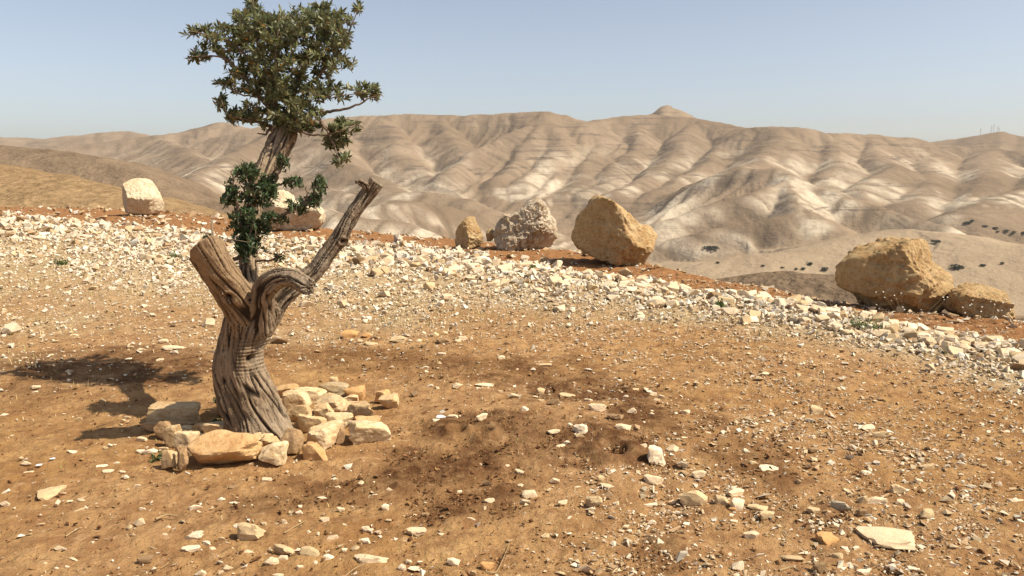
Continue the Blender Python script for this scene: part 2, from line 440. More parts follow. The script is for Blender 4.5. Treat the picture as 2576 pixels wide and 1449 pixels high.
# crest lines of the far and near hills: (display px x, y, distance m)
def crest(pts, slope, rnd=40, floor=-185, flute=(0, 100), kind='range'):
    P = np.array([at_r(*p) for p in pts])
    return dict(P=P, slope=slope, rnd=rnd, floor=floor, flute=flute, kind=kind)
CR = [
    crest([(-900, 350, 5200), (-300, 347, 5000), (0, 345, 5000), (115, 350, 5000), (200, 340, 4800), (315, 328, 4700), (370, 340, 4600), (420, 350, 4500)], .36, 90, -185, (10, 200)),
    crest([(180, 365, 3500), (300, 352, 3450), (440, 335, 3400), (500, 318, 3400), (550, 306, 3400), (600, 318, 3300), (660, 330, 3200)], .40, 90, -185, (9, 160)),
    crest([(560, 345, 2900), (660, 320, 2850), (780, 302, 2800), (905, 292, 2750), (1040, 288, 2750), (1170, 291, 2750), (1280, 285, 2700), (1385, 281, 2600), (1420, 290, 2600),
           (1450, 303, 2650), (1480, 304, 2700), (1560, 292, 2800), (1640, 287, 2850), (1750, 300, 2850), (1880, 322, 2700), (1905, 320, 2500), (1960, 319, 2450), (2020, 320, 2450), (2050, 333, 2500),
           (2100, 336, 2550), (2200, 338, 2600), (2260, 346, 2700), (2330, 357, 2900), (2450, 372, 2900), (2576, 380, 2800), (2900, 390, 2700), (3600, 400, 2700)], .72, 60, -185, (16, 110)),
    crest([(1570, 300, 3300), (1640, 284, 3300), (1663, 266, 3300), (1680, 262, 3300), (1697, 268, 3300), (1750, 295, 3250), (1810, 315, 3200)], .50, 12, -185, (0, 120), 'cone'),
    crest([(2250, 372, 3700), (2330, 358, 3700), (2400, 350, 3700), (2470, 338, 3700), (2520, 331, 3700), (2576, 343, 3700), (2800, 355, 3700), (3400, 350, 3700)], .36, 70, -185, (4, 160)),
    # spurs of the range
    crest([(420, 352, 3000), (470, 385, 2600), (540, 410, 2350), (620, 440, 2200), (700, 480, 2050)], 0.59, 28, -185, (10, 72)),
    crest([(700, 320, 2750), (640, 360, 2500), (560, 400, 2250), (500, 435, 2050), (470, 470, 1900)], 0.63, 24, -185, (12, 63)),
    crest([(830, 305, 2700), (830, 350, 2450), (860, 400, 2250), (930, 440, 2100), (1010, 480, 1950)], 0.59, 28, -185, (10, 76)),
    crest([(960, 298, 2700), (985, 340, 2500), (1015, 390, 2330), (1060, 430, 2200), (1105, 462, 2080)], 0.63, 24, -185, (13, 72)),
    crest([(1110, 297, 2700), (1130, 330, 2550), (1160, 372, 2420), (1170, 400, 2320)], 0.63, 24, -185, (13, 72)),
    crest([(1378, 286, 2600), (1323, 317, 2480), (1274, 338, 2400), (1203, 374, 2300), (1158, 406, 2200), (1116, 440, 2080)], 0.64, 21, -185, (13, 63)),
    crest([(1370, 290, 2580), (1345, 330, 2420), (1316, 367, 2310), (1306, 400, 2220), (1270, 440, 2080)], 0.70, 19, -185, (13, 63)),
    crest([(1395, 292, 2580), (1403, 337, 2400), (1394, 384, 2270), (1352, 425, 2140), (1313, 452, 2040)], 0.70, 21, -185, (13, 63)),
    crest([(1500, 305, 2700), (1500, 350, 2460), (1490, 400, 2280), (1460, 450, 2100), (1420, 490, 1950)], 0.64, 28, -185, (13, 72)),
    crest([(1600, 305, 2800), (1610, 345, 2520), (1570, 400, 2300), (1520, 445, 2100), (1470, 485, 1950)], 0.64, 24, -185, (13, 72)),
    crest([(1740, 310, 2800), (1720, 355, 2450), (1690, 400, 2260), (1640, 435, 2100), (1560, 480, 1900)], 0.64, 28, -185, (13, 72)),
    crest([(1850, 330, 2600), (1810, 375, 2350), (1770, 410, 2200), (1700, 455, 2000), (1630, 500, 1850)], 0.64, 24, -185, (13, 72)),
    crest([(1960, 321, 2440), (1960, 350, 2300), (1930, 385, 2150), (1900, 410, 2000), (1870, 420, 1850)], 0.62, 42, -185, (6, 76)),
    crest([(2100, 340, 2500), (2090, 380, 2250), (2110, 420, 2080), (2090, 460, 1950)], 0.64, 31, -185, (7, 76)),
    crest([(2190, 345, 2550), (2200, 380, 2350), (2235, 410, 2150), (2220, 440, 2020), (2160, 470, 1900)], 0.64, 28, -185, (9, 76)),
    crest([(2330, 365, 2850), (2330, 400, 2500), (2340, 440, 2200), (2330, 475, 1980), (2290, 510, 1800)], 0.56, 42, -185, (9, 93)),
    crest([(2480, 378, 2800), (2490, 420, 2400), (2480, 460, 2080), (2450, 500, 1850)], 0.56, 42, -185, (10, 76)),
    crest([(2700, 390, 2700), (2640, 430, 2300), (2576, 475, 1950), (2500, 508, 1780), (2430, 530, 1680)], 0.59, 35, -185, (10, 76)),
    # the front hill with chalk gullies
    crest([(1640, 520, 1750), (1700, 485, 1720), (1767, 452, 1690), (1860, 424, 1660), (1966, 424, 1600), (2009, 456, 1540), (2080, 481, 1500), (2158, 500, 1450), (2229, 525, 1420), (2300, 548, 1400), (2371, 566, 1380)], 0.65, 17, -185, (13, 56), 'front'),
    crest([(1972, 428, 1595), (1991, 452, 1530), (1940, 470, 1480), (1881, 490, 1440), (1768, 520, 1400), (1661, 557, 1370)], 0.69, 12, -185, (12, 48), 'front'),
    crest([(1991, 455, 1525), (2005, 490, 1420), (2012, 530, 1330), (1973, 540, 1310), (1867, 562, 1290), (1768, 582, 1290), (1690, 600, 1300)], 0.72, 11, -185, (13, 45), 'front'),
    crest([(2009, 500, 1400), (2050, 540, 1320), (2110, 575, 1280), (2190, 605, 1250)], 0.65, 12, -185, (11, 45), 'front'),
    # pale hummocks in the middle of the valley
    crest([(820, 470, 1800), (900, 492, 1700), (1000, 482, 1650), (1080, 485, 1600), (1170, 500, 1560)], 0.53, 17, -185, (6, 52), 'front'),
    crest([(880, 530, 1350), (960, 515, 1350), (1050, 508, 1380), (1130, 525, 1400)], 0.56, 14, -185, (5, 45), 'front'),
    crest([(700, 500, 1300), (820, 530, 1200), (920, 545, 1150), (1010, 560, 1120)], 0.53, 20, -185, (5, 45), 'front'),
    crest([(1980, 640, 1000), (2150, 610, 1050), (2300, 580, 1120), (2400, 590, 1100), (2560, 620, 1050)], .25, 60, -185, (2, 75), 'sandy'),
    # brown hillsides close by
    crest([(-1500, 330, 760), (-600, 345, 740), (-200, 358, 710), (0, 365, 690), (200, 380, 660), (330, 405, 640), (480, 458, 610), (560, 498, 590), (700, 558, 560), (860, 620, 540)], .36, 26, -185, (6, 55), 'brown'),
    crest([(-1500, 330, 330), (-600, 365, 260), (-200, 393, 235), (0, 415, 215), (200, 455, 200), (400, 500, 190), (560, 545, 182), (700, 600, 175)], .30, 14, -185, (1.5, 25), 'ochre'),
    crest([(1600, 745, 165), (1780, 706, 150), (1850, 691, 145), (1960, 684, 140), (2060, 690, 136), (2150, 715, 132), (2300, 770, 128), (2500, 790, 122), (2800, 790, 110), (3300, 780, 110)], .34, 5, -185, (1.6, 16), 'brown'),
]

def home(x, y):
    r = np.hypot(x, y); phi = np.degrees(np.arctan2(x, y))
    t = r - EDGE(phi)
    s = 0.5 * (t + np.sqrt(t * t + 0.25)) - 0.12
    s = np.maximum(s, 0)
    return -170 * (1 - np.exp(-0.48 * s / 170))

def far_height(x, y):
    """max of all crest tents, with gullies that run down each flank; also returns what covers each point"""
    n = x.size
    fl = -172 + 8 * fbm2(x / 260, y / 260, 4, 40) + 10 * sstep(0, 1, np.abs(pn2(x / 420, y / 420, 45)))
    best = fl.copy(); soft = np.zeros(n); acc = np.zeros(n)
    dist = np.full(n, 999.); win = np.full(n, -1); sc = np.zeros(n)
    wx = x + 22 * fbm2(x / 170, y / 170, 3, 50); wy = y + 22 * fbm2(x / 170, y / 170, 3, 51)
    for ci, c in enumerate(CR):
        near = c['kind'] in ('ochre', 'cone') or c['P'][0][1] < 400
        X, Y = (x, y) if near else (wx, wy)
        P = c['P']
        d2 = np.full(n, 1e18); zc = np.zeros(n); s = np.zeros(n); s0 = 0.0
        for a, b in zip(P[:-1], P[1:]):
            e = b[:2] - a[:2]; l2 = e @ e
            t = np.clip(((X - a[0]) * e[0] + (Y - a[1]) * e[1]) / l2, 0, 1)
            dd = (X - a[0] - t * e[0]) ** 2 + (Y - a[1] - t * e[1]) ** 2
            m = dd < d2
            d2 = np.where(m, dd, d2); zc = np.where(m, a[2] + t * (b[2] - a[2]), zc); s = np.where(m, s0 + t * math.sqrt(l2), s)
            s0 += math.sqrt(l2)
        d = np.sqrt(d2)
        de = np.sqrt(d2 + c['rnd'] ** 2) - c['rnd']
        H = zc - c['floor']
        A, lam = c['flute']
        ch_ = P[-1][:2] - P[0][:2]; ch_ = ch_ / math.hypot(*ch_)
        s = X * ch_[0] + Y * ch_[1]
        g = np.abs(pn2(s / lam, d / (lam * 9), 60 + ci)) + 0.7 * np.abs(pn2(s / lam * 2.3, d / (lam * 5), 90 + ci)) + 0.3 * np.abs(pn2(s / lam * 5.1, d / (lam * 3), 30 + ci))
        prof = sstep(0.2 * lam, 1.6 * lam, d) * (1 - 0.75 * sstep(0.35, 1.0, 1 - np.exp(-c['slope'] * de / H)))
        z = zc - H * (1 - np.exp(-c['slope'] * de / H)) + A * (g - 0.75) * 1.6 * prof
        k = 4.0 if not near else 1.0
        m = z > best
        # smooth maximum
        h = np.clip(0.5 + 0.5 * (z - best) / k, 0, 1)
        best = best * (1 - h) + z * h + k * h * (1 - h)
        win = np.where(m, ci, win); dist = np.where(m, d, dist); sc = np.where(m, g, sc)
    return best, win, dist, sc

def terrain(x, y):
    z, win, d, g = far_height(x, y)
    r = np.hypot(x, y)
    z = z + np.clip((r - 300) / 1500, 0, 1) * (3.0 * fbm2(x / 60, y / 60, 4, 70) + 1.2 * np.abs(pn2(x / 16, y / 16, 77))) \
          + (1 - np.clip((r - 300) / 1500, 0, 1)) * 0.5 * fbm2(x / 9, y / 9, 4, 71)
    # bedding ledges: small risers
    k = np.clip((r - 900) / 600, 0, 1)
    zz = z / 17 + 0.6 * pn2(x / 500, y / 500, 78)
    fr = zz - np.floor(zz)
    z = z + k * 2.2 * (sstep(0.5, 0.75, fr) - fr) * np.clip(0.5 + 1.2 * pn2(x / 350, y / 350, 79), 0, 1)
    hz = home(x, y)
    m = hz > z
    return np.maximum(z, hz), np.where(m, -2, win), d, g

def grid_idx(nr, na, wrap):
    i = np.arange(nr - 1)[:, None] * na
    j = np.arange(na if wrap else na - 1)[None, :]
    j2 = (j + 1) % na
    return np.stack([i + j, i + j2, i + na + j2, i + na + j], -1).reshape(-1, 4)[:, ::-1]

AZ_DENSE = 41.0
def azimuths(n):
    a = np.linspace(-AZ_DENSE, AZ_DENSE, n)
    b = np.arange(AZ_DENSE + 2, 360 - AZ_DENSE - 1, 3.0)
    return np.radians(np.concatenate([a, b]))

# hills and valley
ph = azimuths(720)
rr = np.concatenate([np.geomspace(70, 900, 90), np.linspace(908, 3000, 280), np.geomspace(3014, 6400, 46)])
RR, PH = np.meshgrid(rr, ph, indexing='ij')
hx, hy = (RR * np.sin(PH)).ravel(), (RR * np.cos(PH)).ravel()
hz, hw, hd, hg = terrain(hx, hy)
V = np.stack([hx, hy, hz], 1)
me = mesh_np('hills', V, grid_idx(len(rr), len(ph), True), True)
kinds = np.array([c['kind'] for c in CR] + ['home', 'floor'])   # index -2 home, -1 floor
kk = kinds[hw]
# steepness from the mesh, used for where bare chalk shows
Zg = hz.reshape(RR.shape)
dzr = np.gradient(Zg, axis=0) / np.gradient(RR, axis=0)
dza = np.gradient(Zg, axis=1) / (np.gradient(PH, axis=1) * RR + 1e-6)
steep = np.hypot(dzr, dza).ravel()
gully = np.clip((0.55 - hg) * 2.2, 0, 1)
rel = np.clip((hz + 150) / 330, 0, 1)
cn = fbm2(hx / 230, hy / 230, 4, 80)
chalk = sstep(0.26, 0.50, steep + 0.30 * cn) * (1 - sstep(0.45, 0.85, rel + 0.35 * cn)) * sstep(-0.2, 0.25, cn) * (0.3 + 0.7 * sstep(0.25, 0.6, hg))
chalk = np.where(kk == 'front', np.clip(chalk * 0.9 + 0.45 * sstep(-0.3, 0.5, cn) * sstep(0.2, 0.5, steep) * sstep(0.2, 0.55, hg), 0, 1), chalk)
chalk = np.where((kk == 'brown') | (kk == 'ochre') | (kk == 'home'), 0, chalk)
ochre = np.where((kk == 'ochre') | (kk == 'home'), 1.0, 0.0)
brown = np.where(kk == 'brown', 0.75 + 0.3 * cn, 0.0)
sand = np.where((kk == 'floor') | (kk == 'sandy'), 0.9, 0.25 * (1 - sstep(-165, -120, hz))) * np.where(np.hypot(hx, hy) > 400, 1, 0)
def blur(a, it=2):
    a = a.reshape(RR.shape).astype(float)
    for _ in range(it):
        a[1:-1] = (a[:-2] + 2 * a[1:-1] + a[2:]) / 4
        a = (np.roll(a, 1, 1) + 2 * a + np.roll(a, -1, 1)) / 4
    return a.ravel()
attr(me, 'chalk', blur(chalk, 1)); attr(me, 'ochre', blur(ochre)); attr(me, 'brown', np.clip(blur(brown), 0, 1)); attr(me, 'sand', np.clip(blur(sand), 0, 1))
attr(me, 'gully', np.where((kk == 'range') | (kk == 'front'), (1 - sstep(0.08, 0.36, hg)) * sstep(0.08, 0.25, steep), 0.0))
attr(me, 'ledge', np.where((kk == 'range') | (kk == 'front') | (kk == 'cone'), sstep(-140, -50, hz) * sstep(0.10, 0.35, steep), 0.0))
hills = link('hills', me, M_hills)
tag(hills, 'bare tan desert hills with chalk gullies across the valley', 'hills', kind='structure')
print('hills', round(time.time() - T0, 1))

# the hilltop ground
def gz(x, y):
    x = np.asarray(x, float); y = np.asarray(y, float)
    z = home(x, y)
    r = np.hypot(x, y)
    z = z + 0.035 * fbm2(x * 0.45, y * 0.45, 3, 30) * sstep(3, 6, r) * (1 - sstep(20, 34, r))
    c = gp(1420, 1075)
    q = ((x - c[0]) / 1.25) ** 2 + ((y - c[1]) / 0.75) ** 2
    z = z + 0.075 * np.exp(-q * 1.3)
    return z
ph = azimuths(660)
rr = np.concatenate([np.linspace(0.3, 2.2, 14), np.geomspace(2.26, 14, 320), np.geomspace(14.1, 48, 90), np.geomspace(49, 110, 16)])
RR, PH = np.meshgrid(rr, ph, indexing='ij')
x, y = (RR * np.sin(PH)).ravel(), (RR * np.cos(PH)).ravel()
band, red, dug = zones(x, y)
z = gz(x, y)
inn = sstep(0.5, -1.0, np.hypot(x, y) - EDGE(np.degrees(np.arctan2(x, y))) - 3)
mic = 0.014 * fbm2(x * 5, y * 5, 3, 31) + 0.006 * fbm2(x * 22, y * 22, 2, 32) + dug * (0.014 * np.abs(pn2(x * 13, y * 13, 33)) + 0.009 * np.abs(pn2(x * 31, y * 31, 34)) + 0.01 * pn2(x * 6, y * 6, 35)) \
      + band * 0.02 * fbm2(x * 4, y * 4, 3, 36) + red * 0.03 * fbm2(x * 2.5, y * 2.5, 4, 37)
z = z + mic * inn
for cx, cy, rr_, dp in HOLES:
    q = np.hypot(x - cx, (y - cy))
    z = z - dp * (1 - sstep(rr_ * 0.35, rr_, q)) + 0.03 * np.exp(-((q - rr_ * 1.4) / (rr_ * 0.5)) ** 2)
me = mesh_np('ground', np.stack([x, y, z], 1), grid_idx(len(rr), len(ph), True), True)
attr(me, 'band', band * 0.9); attr(me, 'red', red * 0.95); attr(me, 'dug', dug)
ground = link('ground', me, M_soil)
tag(ground, 'bare reddish brown soil of the stony hilltop', 'ground', kind='structure')
print('ground', round(time.time() - T0, 1))

# ------------------------------------------------------------------ rocks
_ico = {}
def ico(sub):
    if sub not in _ico:
        bm = bmesh.new(); bmesh.ops.create_icosphere(bm, subdivisions=sub, radius=1.0)
        v = np.array([q.co[:] for q in bm.verts]); f = np.array([[w.index for w in q.verts] for q in bm.faces])
        bm.free(); v /= np.linalg.norm(v, axis=1)[:, None]
        _ico[sub] = (v, f)
    return _ico[sub]

def rock_shape(seed, dims, sub=3, npl=13, sharp=16, rough=0.035, rot=True, planes=(), flat_top=0.0):
    """faceted stone: smooth minimum over random planes, sized to dims (w, d, h), base at z=0"""
    r = np.random.default_rng(seed)
    D, Fc = ico(sub)
    N = r.normal(size=(npl, 3)); N /= np.linalg.norm(N, axis=1)[:, None]
    dd = r.uniform(0.62, 1.0, npl)
    box = np.array([[1, 0, 0], [-1, 0, 0], [0, 1, 0], [0, -1, 0], [0, 0, 1], [0, 0, -1]], float) + r.normal(size=(6, 3)) * 0.22
    box /= np.linalg.norm(box, axis=1)[:, None]
    N = np.concatenate([N, box]); dd = np.concatenate([dd, r.uniform(0.7, 0.95, 6)])
    for n, d in planes:
        n = np.array(n, float); n /= np.linalg.norm(n)
        N = np.concatenate([N, n[None]]); dd = np.append(dd, d)
    c = np.clip(D @ N.T, 0, None) / dd
    R = (c ** sharp).sum(1) ** (-1.0 / sharp)
    V = D * R[:, None]
    o = r.uniform(0, 40, 3)
    nz = fbm3(V * 1.7 + o, 4, 5, 0.55)
    rd = np.abs(fbm3(V * 2.6 + o + 9, 3, 6, 0.5))
    V = V * (1 + rough * (nz * 1.3 - rd * 1.1))[:, None]
    lo, hi = V.min(0), V.max(0)
    V = (V - (lo + hi) / 2) / (hi - lo) * np.array(dims)
    V[:, 2] -= V[:, 2].min()
    return V, Fc

def sharp_mesh(name, V, Fc, angle=32):
    me = mesh_np(name, V, Fc, True)
    me.set_sharp_from_angle(angle=math.radians(angle))
    return me

# --- boulders: outline in the picture plane of each, facets by planes
def boulder(name, outline, org, sc, mat, planes, depth, label, group='limestone boulders along the edge of the hilltop', seed=1, rough=0.04, basepx=None, sink=0.03, sub=6, grain=1.0, tilt=0):
    pts = [(org[0] + p[0] * sc, org[1] + p[1] * sc) for p in outline]
    by = max(p[1] for p in pts); bx = sum(p[0] for p in pts) / len(pts)
    g = gp(bx, (basepx or by))
    Y = g[1] + depth * 0.25
    W = np.array([at_y(px, py, Y) for px, py in pts])
    zb = float(gz(W[:, 0].mean(), Y))
    c = np.array([(W[:, 0].min() + W[:, 0].max()) / 2, Y, (W[:, 2].min() + W[:, 2].max()) / 2])
    hw = (W[:, 0].max() - W[:, 0].min()) / 2
    A = W[:, [0, 2]] - c[[0, 2]]
    # radius of the outline by angle (ray against polygon)
    th = np.linspace(-math.pi, math.pi, 721)
    Rt = np.full(721, 1e-3)
    for i, t in enumerate(th):
        d = np.array([math.cos(t), math.sin(t)])
        for a, b in zip(A, np.roll(A, -1, 0)):
            e = b - a; den = d[0] * e[1] - d[1] * e[0]
            if abs(den) < 1e-9: continue
            k = (a[0] * e[1] - a[1] * e[0]) / den; s = (a[0] * d[1] - a[1] * d[0]) / den
            if k > 0 and -1e-6 <= s <= 1 + 1e-6: Rt[i] = max(Rt[i], k)
    D, Fc = ico(sub)
    ang = np.arctan2(D[:, 2], D[:, 0]); rho = np.hypot(D[:, 0], D[:, 2])
    Rs = np.interp(ang, th, Rt)
    terms = [rho / Rs]
    r = np.random.default_rng(seed)
    PL = list(planes) + [((0.15, 1, 0.1), depth), ((-0.5, 0.8, 0.2), depth * 0.95), ((0.6, 0.75, 0.3), depth)]
    for n, d in PL:
        n = np.array(n, float); n /= np.linalg.norm(n)
        terms.append(np.clip(D @ n, 0, None) / (d))
    for _ in range(10):
        n = r.normal(size=3); n[1] = -abs(n[1]); n /= np.linalg.norm(n)
        terms.append(np.clip(D @ n, 0, None) / (hw * r.uniform(0.80, 1.05)))
    tm = np.array(terms)
    R = (tm ** 38).sum(0) ** (-1 / 38)
    V = D * R[:, None]
    o = r.uniform(0, 50, 3); q = V / hw
    nz = fbm3(q * 1.5 + o, 5, 5, 0.55); rd = np.abs(fbm3(q * 3.0 + o + 7, 4, 9, 0.55)); fine = fbm3(q * 9 * grain + o, 3, 13, 0.6)
    stp = fbm3(q * np.array([1.2, 1.2, 3.5]) + o + 3, 3, 17); stp = np.round(stp * 4) / 4
    front = 0.35 + 0.65 * np.clip(np.abs(D[:, 1]) * 1.6, 0, 1)       # keep the outline, roughen the faces
    V = V * (1 + rough * front * (nz * 0.9 - rd * 2.2 + stp * 1.2 + fine * 0.9))[:, None]
    me = sharp_mesh(name, V, Fc, 40)
    o_ = link(name, me, mat)
    o_.location = (c[0], c[1], c[2] - sink + min(0, zb) * 0.0)
    tag(o_, label, 'boulder', group)
    return o_

C5a = (1086.0, 415.0); S5 = 0.248
boulder('boulder', [(1690, 290), (1780, 320), (1860, 370), (1940, 420), (2040, 520), (2100, 570), (2180, 600), (2230, 595), (2290, 680), (2330, 740), (2362, 820), (2345, 880), (2285, 970), (2240, 1000), (2120, 1015),
        (2000, 1000), (1850, 965), (1700, 935), (1560, 890), (1470, 830), (1430, 770), (1415, 690), (1430, 650), (1455, 600), (1480, 510), (1530, 440), (1590, 380), (1640, 320)], C5a, S5, M_boulder,
        [((-0.64, -0.76, -0.02), 0.42), ((0.66, -0.60, 0.45), 0.44), ((0.25, -0.75, -0.62), 0.62)], 0.62,
        'big pointed ochre boulder with a smooth shaded face and low sunlit shoulder', seed=5)
boulder('boulder', [(1060, 333), (1110, 340), (1150, 370), (1190, 440), (1240, 520), (1280, 570), (1293, 640), (1290, 740), (1260, 790), (1200, 840), (1100, 862), (980, 870), (860, 865), (740, 855), (620, 840), (560, 800),
        (590, 720), (640, 650), (670, 570), (700, 500), (730, 480), (800, 490), (880, 470), (930, 430), (980, 380)], C5a, S5, M_boulder_grey,
        [((-0.28, -0.93, 0.22), 0.42), ((0.85, -0.45, 0.2), 0.58), ((-0.75, -0.6, 0.05), 0.52), ((0.45, -0.6, -0.66), 0.46)], 0.55,
        'rough grey and white boulder with a peaked end between two other boulders', seed=8, rough=0.075, grain=1.5)
boulder('boulder', [(350, 520), (430, 515), (447, 560), (490, 640), (525, 730), (522, 790), (450, 822), (330, 842), (250, 825), (225, 770), (240, 660), (270, 600), (330, 540)], C5a, S5, M_boulder,
        [((-0.75, -0.64, 0.02), 0.17), ((0.5, -0.74, 0.42), 0.20)], 0.28, 'small cone-shaped boulder standing next to the grey and white boulder', seed=11, rough=0.05)
boulder('boulder', [(620, 610), (645, 640), (640, 720), (600, 770), (560, 760), (548, 690), (570, 645)], C5a, S5, M_boulder, [((-0.3, -0.9, 0.3), 0.1)], 0.16,
        'small ochre rock tucked behind the grey and white boulder', seed=13, basepx=628, sub=4)
boulder('boulder', [(1090, 512), (1150, 515), (1230, 550), (1275, 590), (1295, 650), (1295, 720), (1282, 790), (1240, 812), (1100, 830), (1010, 810), (970, 750), (975, 690), (990, 620), (1030, 570), (1060, 530)], (0.0, 287.5), 0.3087,
        M_boulder_pale, [((0.28, -0.72, 0.62), 0.44), ((-0.80, -0.60, -0.08), 0.46), ((0.18, -0.86, -0.50), 0.50)], 0.7,
        'lone cream boulder with a flat tilted face beside the ochre hillside', seed=17, rough=0.03)
boulder('boulder', [(930, 295), (975, 315), (1000, 350), (1010, 385), (1060, 402), (1280, 440), (1302, 490), (1292, 560), (1240, 605), (1150, 632), (1030, 645), (900, 605), (780, 560), (760, 500), (800, 440), (850, 350), (890, 310)],
        (415.0, 383.0), 0.3087, M_boulder_pale, [((0.1, -0.62, 0.78), 0.42), ((0.0, -0.88, -0.48), 0.40), ((-0.7, -0.7, 0.1), 0.6)], 0.65, 'cream boulder half hidden behind the leafy sprouts of the olive tree', seed=19, rough=0.05)
C6 = (2045.0, 511.0); S6 = 0.2425
boulder('boulder', [(905, 355), (960, 332), (1060, 340), (1165, 355), (1195, 430), (1210, 520), (1230, 590), (1330, 640), (1420, 700), (1490, 780), (1522, 860), (1500, 930), (1430, 985), (1385, 1050), (1300, 1100), (1100, 1125),
        (900, 1120), (720, 1100), (640, 1060), (570, 970), (480, 912), (400, 900), (330, 850), (290, 780), (275, 650), (330, 570), (440, 520), (520, 490), (620, 450), (720, 405), (830, 370)], C6, S6, M_boulder,
        [((-0.56, -0.82, 0.0), 0.38), ((0.50, -0.75, 0.43), 0.36), ((0.30, -0.86, -0.40), 0.44), ((-0.3, -0.6, -0.74), 0.40)], 0.55,
        'massive tan boulder with a square raised shoulder and undercut end', seed=23, rough=0.055, basepx=775)
boulder('boulder', [(1500, 890), (1640, 842), (1760, 835), (1880, 845), (1990, 880), (2060, 930), (2080, 980), (2062, 1100), (2010, 1180), (1940, 1207), (1780, 1195), (1600, 1165), (1480, 1110), (1430, 1020), (1460, 930)], C6, S6, M_boulder,
        [((-0.35, -0.93, -0.12), 0.23), ((0.05, -0.35, 0.94), 0.17), ((0.85, -0.4, 0.3), 0.28)], 0.34, 'low rounded brown boulder resting against the massive tan boulder', seed=29, rough=0.05, basepx=790)
print('boulders', round(time.time() - T0, 1))

# --- ring of stones round the tree
R3 = (287.5, 798.7); SR = 0.3087
WHT, PAL, TAN, ORG, BRN, GRY = (1.12, 1.12, 1.12), (1.08, 1.04, 1.0), (0.95, 0.88, 0.80), (0.95, 0.78, 0.62), (0.66, 0.56, 0.48), (0.80, 0.80, 0.80)
RING = [  # cx, cy, w, h, colour, label
    (870, 1130, 540, 300, ORG, 'largest smooth slab-like stone of the ring, leaning outward'),
    (590, 1065, 180, 180, PAL, 'upright pale stone wedged behind the largest slab of the ring'),
    (548, 1200, 95, 170, BRN, 'narrow brown stone squeezed against the dark end of the largest slab'),
    (435, 1190, 120, 135, TAN, 'rough tan stone next to the green weed at the ring'),
    (615, 990, 220, 90, PAL, 'flat pale ring stone behind the upright wedged stone'),
    (478, 1000, 145, 160, TAN, 'angular half shaded stone between the weed and the long block'),
    (415, 950, 160, 145, BRN, 'rounded grey brown stone standing in front of the long shaded block'),
    (320, 905, 175, 90, BRN, 'small brown stone at the foot of the long shaded block'),
    (480, 815, 460, 175, TAN, 'long flat-topped block lying in the tree shade'),
    (590, 935, 130, 75, PAL, 'small pale stone between the long shaded block and the trunk'),
    (690, 935, 115, 95, ORG, 'small orange stone between the long shaded block and the trunk'),
    (820, 945, 245, 135, PAL, 'broad pale ring stone directly behind the largest slab'),
    (1068, 945, 145, 125, WHT, 'pale pointed stone at the very foot of the trunk'),
    (1200, 1005, 165, 75, PAL, 'flat pale stone before the trunk foot'),
    (1105, 1050, 150, 125, TAN, 'tan stone touching the round end of the largest slab'),
    (1268, 1050, 145, 115, TAN, 'tan ring stone under the flat pale stone before the trunk'),
    (1345, 945, 135, 95, PAL, 'pale stone touching the sunny side of the trunk foot'),
    (1275, 1155, 225, 180, WHT, 'rough whitish cobble beside the largest slab'),
    (1425, 1065, 195, 200, BRN, 'brown angular stone with a shaded face between two pale cobbles'),
    (1632, 1125, 215, 145, ORG, 'squarish orange tan block on the outer edge of the ring'),
    (1462, 1010, 85, 95, TAN, 'small tan stone behind the brown angular stone'),
    (1690, 1015, 285, 195, PAL, 'large pale block with a rough top above the squarish block'),
    (1600, 912, 215, 155, TAN, 'tilted tan stone with a dark split face'),
    (1480, 922, 65, 72, ORG, 'smallest orange stone in the ring'),
    (1480, 822, 215, 140, TAN, 'tan stone beside the trunk under a flat pale slab'),
    (1460, 705, 225, 155, PAL, 'flat pale slab beside the trunk'),
    (1405, 612, 205, 110, ORG, 'orange stone at the back of the ring touching the trunk'),
    (1590, 642, 235, 115, WHT, 'pale smooth stone at the back of the ring'),
    (1775, 602, 225, 130, GRY, 'dark grey topped wedge stone at the back of the ring'),
    (1945, 628, 165, 115, ORG, 'orange wedge stone next to the dark grey topped wedge'),
    (1922, 672, 130, 72, PAL, 'small pale stone lying in front of the orange wedge'),
    (1760, 745, 265, 165, PAL, 'broad pale stone in the middle of the stone pile'),
    (1945, 735, 205, 75, PAL, 'thin pale slab on the outer side of the stone pile'),
    (1715, 812, 175, 135, TAN, 'tilted tan stone in the middle of the stone pile'),
    (1830, 890, 225, 135, WHT, 'whitish rough stone in the middle of the stone pile'),
    (1612, 800, 62, 62, GRY, 'small grey stone wedged in the middle of the pile'),
    (2005, 815, 245, 155, TAN, 'tan block with one shaded end on the outer side of the pile'),
    (2060, 990, 345, 195, WHT, 'large stone with white top and brown shaded front at the ring end'),
    (2050, 895, 195, 90, ORG, 'flat orange stone behind the large white topped stone'),
    (2180, 672, 125, 100, ORG, 'orange stone lying apart from the ring behind its lighter twin'),
    (2232, 722, 155, 110, TAN, 'tan stone lying apart from the ring with a dark shadow'),
    (1842, 1015, 65, 115, BRN, 'narrow brown stone wedged between two large blocks of the ring'),
    (915, 715, 165, 270, BRN, 'grey brown stone leaning against the shaded side of the trunk'),
    (1140, 1135, 85, 95, ORG, 'small orange stone in the gap beside the largest slab'),
    (1330, 712, 60, 60, PAL, 'tiny pale stone tucked between the trunk and the flat slab'),
    (1785, 515, 62, 62, PAL, 'small pale stone on bare soil just beyond the ring'),
]
